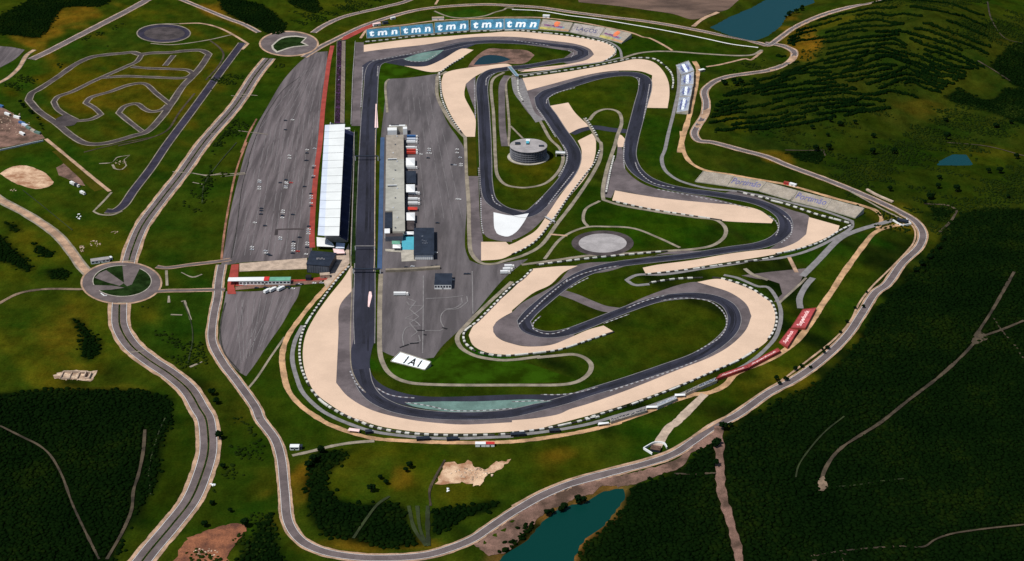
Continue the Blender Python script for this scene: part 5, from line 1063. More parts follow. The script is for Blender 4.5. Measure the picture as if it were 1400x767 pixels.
for x, y, o, s, c_, lab in ((490,345,(510,150),6.394,'white','white van like car in the paddock opposite the red trucks, upper'),(490,362,(510,150),6.394,'silver','silver car in the paddock opposite the red trucks'),(478,385,(510,150),6.394,'white','white car in the paddock opposite the red trucks, lower left'),(498,385,(510,150),6.394,'white','white car in the paddock opposite the red trucks, lower right'),(418,393,(510,150),6.394,'white','white car at the nose of the lower red truck'),(482,425,(510,150),6.394,'dark','dark car alone below the cars opposite the red trucks'),
    (735,350,(510,150),6.394,'white','upper white car of the pair by the right edge of the paddock'),(735,380,(510,150),6.394,'white','lower white car of the pair by the right edge of the paddock'),(762,422,(510,150),6.394,'silver','silver car beside the service road at the right edge of the paddock'),(768,478,(510,150),6.394,'white','white car above another by the service road'),(768,494,(510,150),6.394,'white','white car below another by the service road'),(715,487,(510,150),6.394,'silver','silver car left of the service road pair'),(692,485,(510,150),6.394,'dark','dark car leftmost of the four beside the service road'),
    (738,82,(510,260),6.394,'white','left white car alone on the right side of the mid paddock'),(755,84,(510,260),6.394,'white','right white car alone on the right side of the mid paddock'),(563,290,(510,260),6.394,'dark','dark car above the red mark in the paddock'),(345,322,(510,260),6.394,'silver','silver car left of the dark hall'),(548,550,(510,260),6.394,'white','white car at the lower right corner of the dark hall'),
    (345,700-30,(510,260),6.394,'silver','silver car left along the pale paddock wall'),(290,678,(510,260),6.394,'dark','dark car at the left end above the pale paddock wall'),(520,668,(510,260),6.394,'dark','dark car near the right end of the pale paddock wall'),(560,664,(510,260),6.394,'dark','dark car at the right end of the pale paddock wall'),(675,742,(510,260),6.394,'white','white car right of the pavilion'),(835,735,(510,260),6.394,'dark','dark car between the pavilion and the diagonal'),(810,736,(510,260),6.394,'dark','dark car left of another, between pavilion and diagonal'),
    (520,160,(510,350),4.795,'white','white car beside the pavilion wall'),(400,505,(300,300),1,'red','x'),):
    if lab != 'x': car(o[0]+x/s, o[1]+y/s, c_, lab, 'cars standing in the paddock')
for k, (x, y, c_) in enumerate(((530,520,'dark'),(550,522,'white'),(515,505,'dark'),(585,492,'dark'),(600,490,'silver'),(615,488,'dark'),(480,505,'dark'),(455,505,'silver'),(345,512,'dark'),(278,515,'dark'),(190,492,'white'),(765,478,'silver'),(710,480,'white'))):
    car(300+x/5.477, 300+y/5.477, c_, '%s under the entrance plaza, %s in that file of cars' % (names[c_], ['fourth from the right','third from the right','seventh','eighth','ninth','tenth','sixth','fifth','fourth from the left','second from the left','leftmost','rightmost','second from the right'][k]), 'cars along the plaza strip')
# paddock walls, pit wall, fences
def wall_thing(name, pts, w, h, m, label, cat, posts=0):
    XY, _ = center(pts, step=3); c0 = XY[len(XY)//2]; root = empty(name, (c0[0], c0[1], H1(*c0))); tag(root, label, cat)
    Q = XY-c0; N_ = normals(Q); mb = MB()
    zs = Hn(XY)-H1(*c0)
    for i in range(len(Q)-1):
        a1, a2, b1, b2 = Q[i]+N_[i]*w/2, Q[i]-N_[i]*w/2, Q[i+1]+N_[i+1]*w/2, Q[i+1]-N_[i+1]*w/2; za, zb = zs[i], zs[i+1]
        mb.face([(*a1,za+h),(*a2,za+h),(*b2,zb+h),(*b1,zb+h)], m); mb.face([(*a2,za-.3),(*b2,zb-.3),(*b2,zb+h),(*a2,za+h)], m); mb.face([(*b1,zb-.3),(*a1,za-.3),(*a1,za+h),(*b1,zb+h)], m)
    mb.build('wall_panel', root)
    if posts:
        s = np.concatenate([[0], np.cumsum(np.linalg.norm(np.diff(Q, axis=0), axis=1))]); n = min(90, int(s[-1]/posts))
        for i in range(n+1):
            t = s[-1]*i/max(1,n); x, y = np.interp(t, s, Q[:,0]), np.interp(t, s, Q[:,1]); mb = MB(); mb.tube((x,y,0),(x,y,h+2.0),.12,'truck_silver',5); mb.build('post', root)
wall_thing('pit_wall', [(513.5,178),(513,230),(512.5,290),(512,360),(511,372)], .9, 1.3, 'concrete_warm', 'pale pit wall between the start straight and the pit lane', 'wall', 12)
wall_thing('safety_fence', [(484.6,181),(483.8,230),(481.6,300),(480,350)], .5, 1.2, 'pad_grey', 'fence with posts between the main grandstand and the straight', 'fence', 8)
wall_thing('safety_fence', B(350,0,K,(520,222),(508,400),(500,600),(498,655)), .8, 1.2, 'pad_grey', 'light fence beside the pit exit below the first blue bank', 'fence', 8)
wall_thing('boundary_wall', B(510,260,6.394,(110,712),(300,705),(585,685)), 4.5, 3.0, 'pale_path', 'long pale covered walkway across the lower paddock', 'wall')
wall_thing('boundary_wall', B(0,120,7.67,(-40,672),(0,662),(150,630),(300,595),(455,562)), 1.0, 2.2, 'truck_silver', 'pale wall along the lower side of the construction yard', 'wall')
wall_thing('boundary_wall', B(680,10,6.73,(190,585),(400,568),(600,548),(830,515)), .8, 1.2, 'pink_white', 'pale barrier under the top hairpin gravel', 'wall')
def gantry(px0, px1, py, z, m, label, w=3.2, t=.9):
    a, b = P3(px0, py), P3(px1, py); c = (a+b)/2; root = empty('start_gantry', c); tag(root, label, 'gantry', 'gantries over the start straight'); L = b.x-a.x
    mb = MB(); mb.box(-L/2, L/2, -w/2, w/2, z-t, z, m); mb.build('beam', root)
    for s_ in (-1, 1): mb = MB(); mb.box(s_*L/2-.5, s_*L/2+.5, -w/2, w/2, 0, z-t-.003, 'truck_silver'); mb.build('leg', root)
gantry(486, 517, 219.5, 7, 'dark_panel', 'dark gantry over the upper part of the start straight', 2.2)
gantry(483, 520, 373.5, 6, 'dark_panel', 'dark gantry over the straight below the pit lane exit', 2.4)
gantry(486, 512, 342.0, 6, 'kerb_grey', 'thin light gantry over the start straight', 1.2)
def footbridge(a, b, w, z, m, label):
    A, Bv = P3(*a, z), P3(*b, z); c = (A+Bv)/2; c.z = 0; d = (Bv-A); d.z = 0; L = d.length; root = empty('footbridge', c, math.atan2(d.y, d.x)); tag(root, label, 'bridge')
    mb = MB(); mb.box(-L/2, L/2, -w/2, w/2, z-.6, z, m); mb.build('deck', root)
    for s_ in (-1, 1):
        mb = MB(); mb.box(-L/2, L/2, s_*w/2-.1, s_*w/2+.1, z+.003, z+1.1, 'truck_silver'); mb.build('railing', root)
        mb = MB(); mb.box(s_*(L/2-1)-.6, s_*(L/2-1)+.6, -w/2+.3, w/2-.3, 0, z-.603, 'concrete'); mb.build('pier', root)
footbridge((696,91),(707,104), 5, 6, 'teal_seat', 'dark green bridge over the track above the grey wedge')
footbridge((759.5,208.5),(772.5,209), 6, 5, 'white_panel', 'white bridge over the service road right of the round tower')
footbridge((745.5,296.5),(758.5,303.5), 1.2, 2.5, 'black', 'thin dark footbridge across the gravel right of the white paint')
wall_thing('boundary_wall', B(80,330,7.67,(445,548),(480,575),(510,572)), 1.0, 1.0, 'white_panel', 'short white sign wall on the lower rim of the big roundabout', 'wall')
# gate houses and kiosks
hut((396.5,615.5),(409,615.5), 5, 3.2, 'white_panel', 'white_panel', 'white gate house with a dark side left of the lower dirt track', 'gate house', 'gate_house', windows=2)
hut((409.4,615),(413,615), 4, 3.3, 'dark_panel', 'dark_panel', 'dark right side of the white gate house, built as a box', 'kiosk', 'kiosk', door=False)  # the gate house's dark side, added as a dark box of its own
hut((889,617),(902,619), 7, 2.6, 'dark_panel', 'bare_pink', 'dark roofed gate house at the bottom end of the pale link road', 'gate house', 'gate_house')
wall_thing('boundary_wall', B(700,567,K,(735,210),(690,182),(750,152),(800,158),(812,180)), .9, 2.4, 'white_panel', 'white wall wrapped round the gate house of the link road', 'wall')
hut((1226,303),(1240,306), 6, 2.6, 'dark_panel', 'dark_panel', 'dark gate house on the ring road at the far right corner', 'gate house', 'gate_house')
wall_thing('boundary_wall', B(1050,190,K,(655,430),(700,455),(750,450),(725,425)), .9, 2.2, 'white_panel', 'white wall round the gate house at the far right corner', 'wall')
hut((650,611),(664,611), 4, 3, 'white_panel', 'white_panel', 'white stall left of the red roof under the bottom gravel', 'kiosk', 'kiosk'); hut((664.5,611),(676,611), 4, 3, 'white_panel', 'red_paint', 'red roofed stall under the bottom gravel', 'kiosk', 'kiosk')
hut((1071,252),(1078,253.5), 4, 3, 'red_paint', 'red_paving', 'small red stall behind the pale right hand stands', 'kiosk', 'kiosk'); hut((1078.5,253.5),(1087,256), 4, 3, 'white_panel', 'white_panel', 'white stall behind the pale right hand stands', 'kiosk', 'kiosk')
hut((742,24.5),(751,25), 6, 4, 'white_panel', 'white_panel', 'white kiosk behind the first many coloured stand', 'kiosk', 'kiosk'); hut((591,28),(607,27.5), 6, 4, 'white_panel', 'concrete_warm', 'cream kiosk behind the third blue seating bank', 'kiosk', 'kiosk')
hut((511,36.5),(521,35), 5, 4, 'white_panel', 'pink_white', 'pale kiosk at the left end above the first blue bank', 'kiosk', 'kiosk'); hut((524,34),(531,33), 5, 4, 'grey_panel', 'dark_panel', 'dark kiosk at the left end above the first blue bank', 'kiosk', 'kiosk')
hut((535,27),(541,26), 4, 3, 'white_panel', 'white_panel', 'tiny white kiosk near the road above the second blue bank', 'kiosk', 'kiosk')
hut((472,181.5),(479,181), 6, 5, 'white_panel', 'white_panel', 'white box at the upper right corner of the main grandstand', 'kiosk', 'kiosk')
hut((957,99),(964,97.5), 5, 3, 'concrete_warm', 'white_panel', 'small white kiosk by the orange track right of the silver stands', 'kiosk', 'kiosk')
hut((125,361.5),(150,358), 7, 4, 'white_panel', 'pad_grey', 'grey roofed house beside the big roundabout', 'house', 'house', windows=5, pitch=1.2); hut((150.5,356),(154,355), 4, 3, 'white_panel', 'white_panel', 'white shed right of the house by the roundabout', 'shed', 'shed')
sheet('ribbon_red', B(350,0,K,(445,215),(460,190),(600,122),(650,120),(600,145),(480,205)), 'red_paving', .14, smooth=False).name = 'red_path'
hut((1187,262),(1221,278), 3, 2, 'concrete_warm', 'concrete_warm', 'long low cream wall block above the ring road at the right', 'building', 'low_building', door=False) if False else None
wall_thing('boundary_wall', B(1050,190,K,(518,268),(560,292),(655,334)), 3.2, 2.0, 'concrete_warm', 'cream retaining wall above the ring road on the right', 'wall')
# dark marquees under the bottom gravel and white canopy
for k, (x0, x1, y) in enumerate(((0,30,180),(232,292,212),(370,422,213),(662,728,192),(838,885,175))):
    hut((500+x0/3.333, 540+y/3.333), (500+x1/3.333, 540+(y-3)/3.333), 4, 2.6, 'black', 'dark_panel', ['leftmost dark low shelter under the bottom gravel beside the orange track','second dark low shelter from the left under the bottom gravel','third dark low shelter, just left of the stalls','fourth dark low shelter, right of the stalls','rightmost dark low shelter under the bottom gravel'][k], 'shelter', 'shelter', 'dark shelters under the bottom gravel')
canopy(B(780,500,5.478,(565,315),(655,312),(650,298),(570,300)), 3, 'white_panel', 'white pointed canopy left of the pale blue stand', legs=True)
canopy(B(780,500,5.478,(780,226),(860,222),(858,208),(782,210)), 3, 'white_panel', 'small white canopy at the right end of the pale blue stand')
canopy(B(780,500,5.478,(205,442),(290,430),(285,420),(210,425)), 3, 'white_panel', 'white canopy left of the grey and black low stand')
canopy(B(350,567,K,(480,82),(540,88),(545,75),(490,68)), 3, 'pink_white', 'pale red canopy on the orange track at the bottom left')
# construction yard
cols = ['roof_slope','truck_blue','white_panel','green_paint','grey_panel']
for k, (x, y, m, lab) in enumerate(((80,285,'white_panel','white container at the upper edge of the construction yard'),(180,318,'white_panel','second white container along the upper edge of the yard'),(232,378,'truck_blue','dark blue container on the upper edge of the yard'),(262,400,'roof_slope','pale blue container next to the dark blue one'),(300,430,'green_paint','grey green container in the middle of the yard edge'),(350,462,'concrete','cream container near the right corner of the yard'),(395,480,'green_paint','grey green container in the right corner of the yard'),(235,490,'white_panel','small white container in the middle of the yard'),(8,200,'truck_blue','dark blue container at the left edge of the picture above the yard'))):
    a = P3(x/7.67, 120+y/7.67); root = empty('container', (a.x, a.y, .1), -.75+random.uniform(-.2,.2)); tag(root, lab, 'container', 'containers round the construction yard')
    mb = MB(); mb.box(-6, 6, -1.6, 1.6, 0, 3, m); mb.build('body', root); mb = MB(); mb.box(6.003, 6.1, -1.4, 1.4, .2, 2.7, 'grey_panel'); mb.build('door', root)
for x, y, m, lab in ((382,240,'white_panel','white truck left of the dark one near the sand patch'),(405,250,'dark_panel','dark truck near the pale sand patch'),(435,290,'white_panel','white truck lowest of the group by the sand patch')):
    truck(x/K, 190+y/K, m, lab, 9, rz=-.7, group='trucks by the sand patches')
# ruined house
def ruin():
    a = project([(103,514)])[0]; root = empty('ruined_house', tuple(a)); tag(root, 'roofless ruined stone house on bare ground at the left', 'ruin')
    for x0, x1, y0, y1, h in ((-14,-13,-7,6,2.4),(-13,4,5,6,3),(3,4,-6,5,2),(-13,-4,-7,-6,1.6),(10,11,-5,5,3.2),(4,16,4,5,2.6),(15,16,-6,4,2.2),(11,15,-6,-5,1.5),(-5,-4.2,-6,5,1.8)):
        mb = MB(); mb.box(x0, x1, y0, y1, -1, h, 'concrete_warm'); mb.build('wall', root)
ruin()
# ================================================================ VEGETATION
def ico():
    t = (1+5**.5)/2; v = [(-1,t,0),(1,t,0),(-1,-t,0),(1,-t,0),(0,-1,t),(0,1,t),(0,-1,-t),(0,1,-t),(t,0,-1),(t,0,1),(-t,0,-1),(-t,0,1)]
    f = [(0,11,5),(0,5,1),(0,1,7),(0,7,10),(0,10,11),(1,5,9),(5,11,4),(11,10,2),(10,7,6),(7,1,8),(3,9,4),(3,4,2),(3,2,6),(3,6,8),(3,8,9),(4,9,5),(2,4,11),(6,2,10),(8,6,7),(9,8,1)]
    V = np.array(v, float); V /= np.linalg.norm(V[0]); Vl = [tuple(a) for a in V]; cache = {}; F2 = []
    def mid(a, b):
        k = (min(a, b), max(a, b))
        if k not in cache: m = (np.array(Vl[a])+np.array(Vl[b])); m /= np.linalg.norm(m); Vl.append(tuple(m)); cache[k] = len(Vl)-1
        return cache[k]
    for a, b, c in f:
        x, y, z = mid(a, b), mid(b, c), mid(c, a); F2 += [(a,x,z),(b,y,x),(c,z,y),(x,y,z)]
    return V, np.array(f), np.array(Vl), np.array(F2)
IV0, IF0, IV1, IF1 = ico()
def blobs(name, P, size, m, hi=True, flat_=.75, kind='stuff', label=None, cat=None, parent=None, jit=.28, sink=.25):
    IV, IF = (IV1, IF1) if hi else (IV0, IF0); n = len(P); k = len(IV)
    P = np.asarray(P, float); size = np.broadcast_to(size, (n,))
    V = IV[None]*(1+rng.uniform(-jit, jit, (n, k, 1)))*size[:, None, None]*np.array([1, 1, flat_])*rng.uniform(.8, 1.2, (n, 1, 3))
    a = rng.uniform(0, 6.283, n); ca, sa = np.cos(a), np.sin(a); X = V[..., 0]*ca[:, None]-V[..., 1]*sa[:, None]; Y = V[..., 0]*sa[:, None]+V[..., 1]*ca[:, None]
    V = np.stack([X, Y, V[..., 2]], -1)+P[:, None, :]; V[..., 2] += (size*flat_*(1-sink*2))[:, None]*.5
    Fc = (IF[None]+(np.arange(n)*k)[:, None, None]).reshape(-1)
    o = mesh_np(name, V.reshape(-1, 3), Fc, np.full(n*len(IF), 3), [m], parent=parent, smooth=True)
    if kind: tag(o, label, cat, None, kind)
    return o
def clear_of(P, polys): return P
ROADCLEAR = []
def mask_lines(P, lines):
    keep = np.ones(len(P), bool)
    for XY, w in lines:
        for i in range(0, len(XY)-1):
            a, b = XY[i], XY[i+1]; ab = b-a; L = (ab**2).sum()+1e-9; t = np.clip(((P-a)@ab)/L, 0, 1); d = ((P-(a+t[:, None]*ab))**2).sum(1); keep &= d > w*w
    return keep
def line_world(p, step=14): return center(p, step=step)[0]
CLEAR = [(line_world(ring), 12), (line_world(north), 11), (line_world(dual2), 16), (line_world(dual), 16)]
DIM = [(line_world(p, 12), 3.6) for p in (B(1050,380,K,(1290,-30),(1170,180),(1100,290),(1080,340),(920,500),(740,640),(580,767))+B(1050,567,K,(500,100),(380,180),(320,250),(285,330),(285,400)), B(1050,380,K,(1342,225),(1220,275),(1100,315)), B(1050,567,K,(820,693),(870,660),(950,630),(1100,605),(1342,578)),
   B(0,567,K,(0,60),(80,100),(130,125),(200,160),(260,210),(320,310),(380,470),(440,600),(520,760)), B(0,567,K,(760,80),(750,200),(725,320),(700,400),(690,500),(640,620),(560,760)), B(350,567,K,(700,430),(640,470),(570,560),(510,650)), B(350,567,K,(800,480),(830,600),(890,690)), B(350,567,K,(900,480),(900,600),(905,690)), B(1050,567,K,(400,10),(300,90),(220,180),(160,270),(145,330)))]
DIM.append((line_world(B(700,567,K,(1085,60),(1085,150),(1090,280),(1098,400),(1140,550),(1180,700),(1195,800)), 12), 7))
def scatter(poly_px, spacing, thin=0.0):
    Wd = project([(a[0], a[1]) for a in catmull(poly_px, True, 6, 50)])[:, :2]; mn, mx = Wd.min(0), Wd.max(0)
    gx, gy = np.meshgrid(np.arange(mn[0], mx[0], spacing), np.arange(mn[1], mx[1], spacing)); G = np.column_stack([gx.ravel(), gy.ravel()]); G += rng.uniform(-.48, .48, G.shape)*spacing
    d = seg_dist(G, Wd); G = G[d < rng.normal(-1, spacing*.9, len(G))+3*np.sin(G[:, 0]/13)*np.sin(G[:, 1]/17)]
    if thin:
        f = np.sin(G[:, 0]/17+2)*np.sin(G[:, 1]/23)+np.sin(G[:, 0]/41-G[:, 1]/37)+.6*np.sin(G[:, 0]/9+G[:, 1]/7); G = G[f > thin+rng.normal(0, .25, len(G))]
    G = G[mask_lines(G, CLEAR+DIM)]
    for L, z in LAKEW: G = G[seg_dist(G, L) > 4]
    return G
FLOORS = []
def wood(name, poly, spacing, size, m, label, cat='woodland', thin=0.0, hi=True, fl=.7):
    if m == 'scrub_dark': spacing, size, hi, fl = 3.3, 2.3, False, .5
    else: spacing, size = spacing*.8, size*.75
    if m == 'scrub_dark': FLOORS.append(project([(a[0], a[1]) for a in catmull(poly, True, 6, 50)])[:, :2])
    G = scatter(poly, spacing, thin)
    if not len(G): return
    P = np.column_stack([G, Hn(G)]); return blobs(name, P, rng.uniform(size*.65, size*1.35, len(P)), m, hi, fl, 'stuff', label, cat)
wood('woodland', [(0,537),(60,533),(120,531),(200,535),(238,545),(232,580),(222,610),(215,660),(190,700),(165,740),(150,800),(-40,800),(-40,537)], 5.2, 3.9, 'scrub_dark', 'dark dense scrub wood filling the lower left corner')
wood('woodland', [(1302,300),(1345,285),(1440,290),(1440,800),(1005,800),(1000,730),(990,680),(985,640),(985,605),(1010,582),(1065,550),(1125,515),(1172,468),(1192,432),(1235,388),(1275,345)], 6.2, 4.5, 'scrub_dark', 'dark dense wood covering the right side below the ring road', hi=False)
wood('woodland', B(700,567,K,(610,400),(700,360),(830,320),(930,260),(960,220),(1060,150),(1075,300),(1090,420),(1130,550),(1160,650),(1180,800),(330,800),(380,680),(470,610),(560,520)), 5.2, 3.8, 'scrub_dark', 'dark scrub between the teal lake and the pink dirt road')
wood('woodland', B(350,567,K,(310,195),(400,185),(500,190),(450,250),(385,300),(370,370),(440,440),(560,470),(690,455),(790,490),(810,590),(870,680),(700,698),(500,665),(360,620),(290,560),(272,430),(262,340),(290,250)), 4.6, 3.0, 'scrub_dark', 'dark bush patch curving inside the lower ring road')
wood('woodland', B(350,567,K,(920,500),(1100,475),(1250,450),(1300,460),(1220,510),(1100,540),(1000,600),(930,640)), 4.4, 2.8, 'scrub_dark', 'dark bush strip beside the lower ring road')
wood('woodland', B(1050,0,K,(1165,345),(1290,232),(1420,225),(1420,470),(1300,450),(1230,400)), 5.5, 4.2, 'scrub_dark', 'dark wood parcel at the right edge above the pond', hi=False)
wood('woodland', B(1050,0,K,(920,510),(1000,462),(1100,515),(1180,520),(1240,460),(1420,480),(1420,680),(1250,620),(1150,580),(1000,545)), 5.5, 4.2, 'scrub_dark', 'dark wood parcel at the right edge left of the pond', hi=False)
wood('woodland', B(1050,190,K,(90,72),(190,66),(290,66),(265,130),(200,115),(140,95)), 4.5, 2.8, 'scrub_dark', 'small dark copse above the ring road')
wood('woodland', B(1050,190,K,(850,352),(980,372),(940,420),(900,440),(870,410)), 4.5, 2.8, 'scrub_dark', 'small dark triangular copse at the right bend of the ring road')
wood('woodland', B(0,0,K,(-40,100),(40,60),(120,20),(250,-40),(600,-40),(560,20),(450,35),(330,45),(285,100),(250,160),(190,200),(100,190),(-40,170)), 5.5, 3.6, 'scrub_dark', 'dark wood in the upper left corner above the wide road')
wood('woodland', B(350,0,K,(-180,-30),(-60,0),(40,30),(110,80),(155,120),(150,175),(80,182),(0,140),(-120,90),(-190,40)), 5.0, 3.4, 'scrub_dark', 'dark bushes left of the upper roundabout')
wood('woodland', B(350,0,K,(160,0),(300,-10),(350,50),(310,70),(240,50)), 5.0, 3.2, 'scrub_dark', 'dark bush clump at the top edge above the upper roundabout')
for k, (p, lab) in enumerate(((B(0,190,K,(-30,500),(20,515),(70,570),(130,620),(172,685),(140,698),(60,660),(-30,640)),'dark hollow of scrub at the left edge below the dirt road'),(B(0,190,K,(170,540),(230,570),(285,600),(260,620),(200,600)),'small oval of scrub below the left dirt road'),(B(0,190,K,(225,690),(300,680),(370,700),(345,735),(280,735)),'small oval of scrub left of the big roundabout'),(B(0,190,K,(20,430),(80,450),(120,485),(60,480)),'thin strip of scrub under the left dirt road'),(B(0,380,K,(365,210),(410,215),(480,290),(530,335),(528,400),(460,435),(425,415),(425,300)),'dark scrub blot left of the double carriageway'),([(318,775),(345,735),(369,702),(376,730),(392,775)],'dark scrub left of the lower ring road bend'),(B(700,567,K,(-60,720),(30,640),(120,560),(170,575),(60,680),(-20,760)),'dark bushes on the left bank of the teal lake'))):
    wood('scrub', p, 4.4, 2.8, 'scrub_dark', lab, 'scrub')
for k, (p, thin, lab) in enumerate((([(1180,300),(1290,325),(1310,290),(1420,285),(1420,150),(1330,140),(1200,150),(1060,190),(1075,215),(1130,235)], .1, 'mottled green scrub between the hill and the right hand wood'),
    (B(0,380,K,(700,170),(900,110),(1080,100),(1080,300),(1130,440),(960,470),(800,380),(720,280)), .7, 'sparse scrub right of the big roundabout'), ([(282,100),(345,100),(400,80),(330,190),(300,260),(230,340),(215,335),(270,240)], 1.3, 'sparse scrub between carriageway and car park'), ([(330,560),(380,640),(385,740),(300,800),(230,800),(300,650)], .6, 'patchy scrub between the two lower roads'),
    (B(0,0,K,(80,330),(200,300),(420,210),(640,120),(720,240),(500,290),(300,360),(180,440),(60,500),(0,440)), .8, 'patchy scrub on the slope above the kart track'), 
    ([(330,20),(520,-10),(560,-10),(470,40),(430,40)], 1.0, 'sparse scrub at the top edge left of the stands'), ([(930,90),(1040,75),(1080,90),(990,100),(960,100)], 1.2, 'sparse scrub in the grass by the ring road bend'), ([(1240,0),(1420,-10),(1420,100),(1360,90),(1300,30)], .2, 'mottled scrub in the upper right corner'))):
    wood('scrub', p, 5.0, 2.3, 'scrub_mid', lab, 'scrub', thin=thin, hi=False, fl=.65)
wood('scrub', [(342,112),(350,114),(330,150),(302,205),(290,245),(282,280),(274,276),(280,240),(292,200),(318,150)], 5, 2.8, 'scrub_mid', 'line of scrub in the ditch between carriageway and car park', 'scrub', thin=-.3, hi=False)
# terraced planting on the hill: rows of bushes along the terraces
RP = np.concatenate(rows_P); RP = RP[mask_lines(RP, CLEAR)]
for L, z in LAKEW: RP = RP[seg_dist(RP, L) > 5]
blobs('terrace_planting', np.column_stack([RP, Hn(RP)]), rng.uniform(1.7, 3.3, len(RP)), 'scrub_row', False, 1.0, 'stuff', 'dark rows of bushes planted along the terraced hillside', 'planting')
wood('scrub', [(990,120),(1060,100),(1110,30),(1240,-10),(1340,30),(1350,95),(1290,130),(1190,150),(1060,185),(970,180)], 9, 2.4, 'scrub_mid', 'scattered bushes on the terraced hillside', 'scrub', thin=.5, hi=False)
# ---- single trees
def tree_proto(seed, h, r):
    rn = random.Random(seed); root = empty('tree')
    mb = MB(); mb.tube((0,0,-.4),(rn.uniform(-.3,.3),rn.uniform(-.3,.3),h*.55),.38,'trunk',7,.2)
    for i in range(4):
        a = i*1.6+rn.random(); mb.tube((0,0,h*.4),(math.cos(a)*r*.55,math.sin(a)*r*.55,h*.7),.16,'trunk',5,.07)
    mb.build('trunk', root); n = 46; P = []
    for i in range(n):
        a = rn.uniform(0, 6.283); q = r*math.sqrt(rn.random())*.85; zz = h*.5+rn.random()*h*.45*(1-(q/r)**2*.6); P.append((q*math.cos(a), q*math.sin(a), zz))
    blobs('crown', P, np.array([rn.uniform(.7, 1.25) for _ in P])*r*.30, 'leaf_tree', True, .8, None, parent=root, jit=.35)
    return root
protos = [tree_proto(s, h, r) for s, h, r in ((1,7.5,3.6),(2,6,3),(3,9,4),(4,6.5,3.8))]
used = [False]*4
def plant(px, py, label, group, k=None, sc=1.0):
    k = random.randrange(4) if k is None else k; p = project([(px, py)])[0]
    root = protos[k] if not used[k] else copy_tree(protos[k]); used[k] = True
    root.location = (p[0], p[1], p[2]); root.rotation_euler = (0,0,random.uniform(0, 6.28)); s_ = sc*random.uniform(.8, 1.25); root.scale = (s_, s_, s_); tag(root, label, 'tree', group)
def along(p, n, off, label, group, sc=1.0, jitter=3):
    q = resamp(p, 200); q = q[np.sort(rng.choice(198, n, False)+1)] if n > 1 else q; t = np.gradient(resamp(p, n), axis=0); t /= np.linalg.norm(t, axis=1)[:, None]; nn = np.column_stack([-t[:, 1], t[:, 0]])
    for i in range(n):
        a = q[i]+nn[i]*(off+random.uniform(-1, jitter)); plant(a[0], a[1], label, group, sc=sc)
along(B(1050,380,K,(640,20),(560,110),(510,200),(440,310),(330,425),(180,540),(40,610)), 15, 9, 'dark tree on the outer verge where the ring road runs down the right side', 'trees on the outer verge of the ring road', .55, 9)
along([(1230,385),(1270,345),(1285,320)], 6, 6, 'dark tree outside the far right bend of the ring road', 'trees outside the right bend', .8)
along(B(700,0,K,(1110,420),(1160,425),(1240,405),(1342,390)), 8, 4, 'dark tree at the foot of the terraced hill beside the ring road', 'trees at the foot of the terraced hill', .9)
along(B(1050,0,K,(60,95),(110,70),(170,40),(230,10)), 9, 2, 'dark tree on the right shore of the blue lake', 'trees on the blue lake shore', .9)
along(B(700,567,K,(130,560),(180,520),(260,490),(330,450),(400,440)), 8, 3, 'dark tree on the pink bank above the teal lake', 'trees on the bank above the teal lake', .8)
along([(1010,580),(985,600),(982,640)], 6, 3, 'dark tree beside the top of the pink dirt road', 'trees beside the pink dirt road', .9)
for (x, y) in ((528,662),(520,655),(508,672),(560,640),(555,645)): plant(x, y, 'dark round tree alone in the grass inside the lower ring road', 'single trees inside the lower ring road', sc=.9)
along([(420,640),(430,625),(445,613)], 5, 2, 'dark tree at the left tip of the bush patch inside the ring road', 'trees at the tip of the bush patch', .8)
for (x, y) in ((290,540),(296,552),(300,600),(305,640),(290,690),(280,720),(315,700),(335,720)): plant(x, y, 'dark tree right of the lower double carriageway', 'trees right of the lower carriageway', sc=.8)
along(B(0,0,K,(60,510),(120,570),(190,630),(230,690)), 7, -2, 'dark tree along the upper edge of the construction yard', 'trees along the construction yard', .7)
for i, u_ in enumerate(used):
    if not u_: plant(1300+i*10, 250, 'dark tree in the mottled scrub above the right hand wood', 'trees in the mottled scrub', k=i)
for px_, py_ in [(random.uniform(1100,1390), random.uniform(165,280)) for _ in range(30)]:
    if not (1260 < px_ < 1350 and 195 < py_ < 240) and py_ < np.interp(px_, [1060,1128,1167,1206,1233,1290], [204,230,246,264,276,300]): plant(px_, py_, 'dark tree in the mottled scrub above the right hand wood', 'trees in the mottled scrub', sc=1.0)
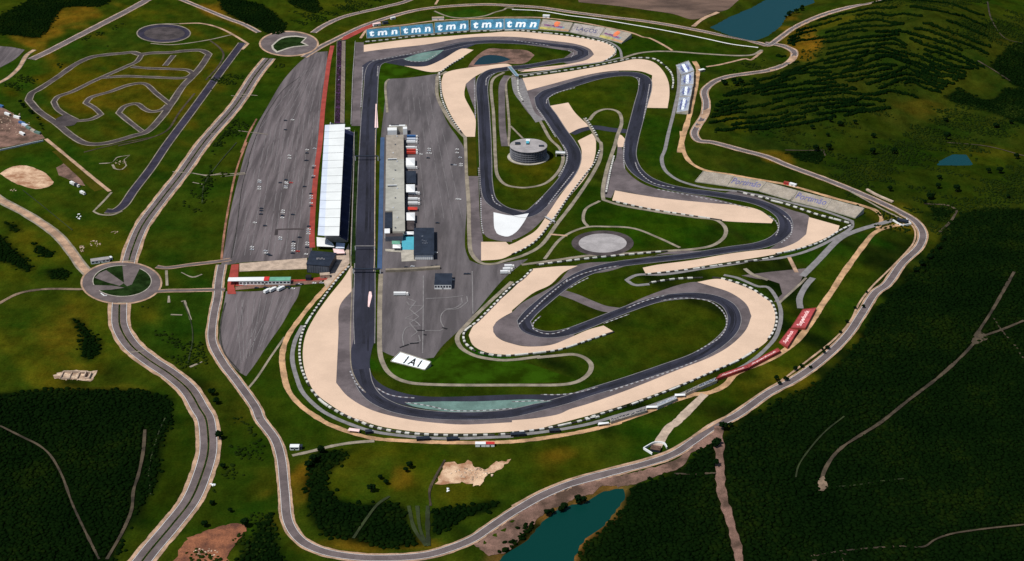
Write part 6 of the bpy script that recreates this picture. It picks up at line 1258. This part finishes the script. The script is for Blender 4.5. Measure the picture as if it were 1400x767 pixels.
# loose rubble and debris
def debris(px, py, rx, ry, n, size, m, label):
    P = []
    for _ in range(n):
        a = random.uniform(0, 6.28); q = math.sqrt(random.random()); p = project([(px+rx*q*math.cos(a), py+ry*q*math.sin(a))])[0]; P.append(p)
    blobs('rubble', P, np.array([random.uniform(.5, 1.3)*size for _ in P]), m, False, .5, 'stuff', label, 'rubble')
for a in ((103,516,26,4,60,.9,'rubble','broken stones round the ruined house'),(108,296,3,4,10,1.2,'white_panel','pale debris heap left of the drag strip end'),(130,333,8,4,18,1.1,'rubble','pale debris above the roundabout house'),(157,318,5,2,8,1.0,'rubble','small stones near the carriageway'),(112,340,4,4,16,1.4,'rubble','heap of pale stones beside the left dirt road'),(165,222,8,4,20,.8,'rubble','pale stones on the bare loop left of the drag strip'),(20,170,22,16,50,1.2,'rubble','building materials strewn over the construction yard'),(645,648,30,8,60,1.2,'rubble','loose boulders on the pale quarry ground'),(280,756,18,6,40,1.1,'rubble','pale rubble on the red earth at the bottom edge'),(290,663,4,2,8,1.1,'white_panel','pale stones right of the lower carriageway'),(612,670,2,2,8,1.2,'white_panel','pale stone heap below the quarry'),(585,745,2,2,10,1.1,'white_panel','pale stone heap on the ring road verge at the bottom'),(18,260,4,1.5,8,1.0,'rubble','pale stones left of the bare sand'),(945,575,60,10,0,1,'rubble','x')):
    if a[7] != 'x': debris(*a)

# ground colour darkened beneath the woods so gaps between shrubs stay dark
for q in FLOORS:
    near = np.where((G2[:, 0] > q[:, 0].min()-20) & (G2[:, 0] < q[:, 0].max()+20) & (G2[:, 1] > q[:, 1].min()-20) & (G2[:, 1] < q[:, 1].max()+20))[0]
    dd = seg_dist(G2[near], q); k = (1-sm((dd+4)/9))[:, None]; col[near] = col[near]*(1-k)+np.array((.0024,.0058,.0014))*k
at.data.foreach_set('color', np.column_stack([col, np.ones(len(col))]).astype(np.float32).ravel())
# ================================================================ LIGHT
SUN = Vector((-.46, -.26, .85)).normalized()
w = bpy.data.worlds.new('World'); S.world = w; w.use_nodes = True
N = w.node_tree.nodes; L = w.node_tree.links; bg = N['Background']
sky = N.new('ShaderNodeTexSky'); sky.sky_type = 'NISHITA'; sky.sun_disc = False
sky.sun_elevation = math.asin(SUN.z); sky.sun_rotation = math.atan2(SUN.x, SUN.y); sky.altitude = 100
L.new(sky.outputs[0], bg.inputs[0]); bg.inputs[1].default_value = .075
sl = bpy.data.lights.new('sun', 'SUN'); sl.energy = 4.4; sl.angle = math.radians(.5); sl.color = (1, .955, .89)
so = bpy.data.objects.new('sun', sl); C.objects.link(so); so.rotation_euler = SUN.to_track_quat('Z', 'Y').to_euler()
vs = S.view_settings; vs.view_transform = 'Standard'; vs.look = 'None'; vs.exposure = 0; vs.gamma = 1
S.render.resolution_x = 1400; S.render.resolution_y = 767
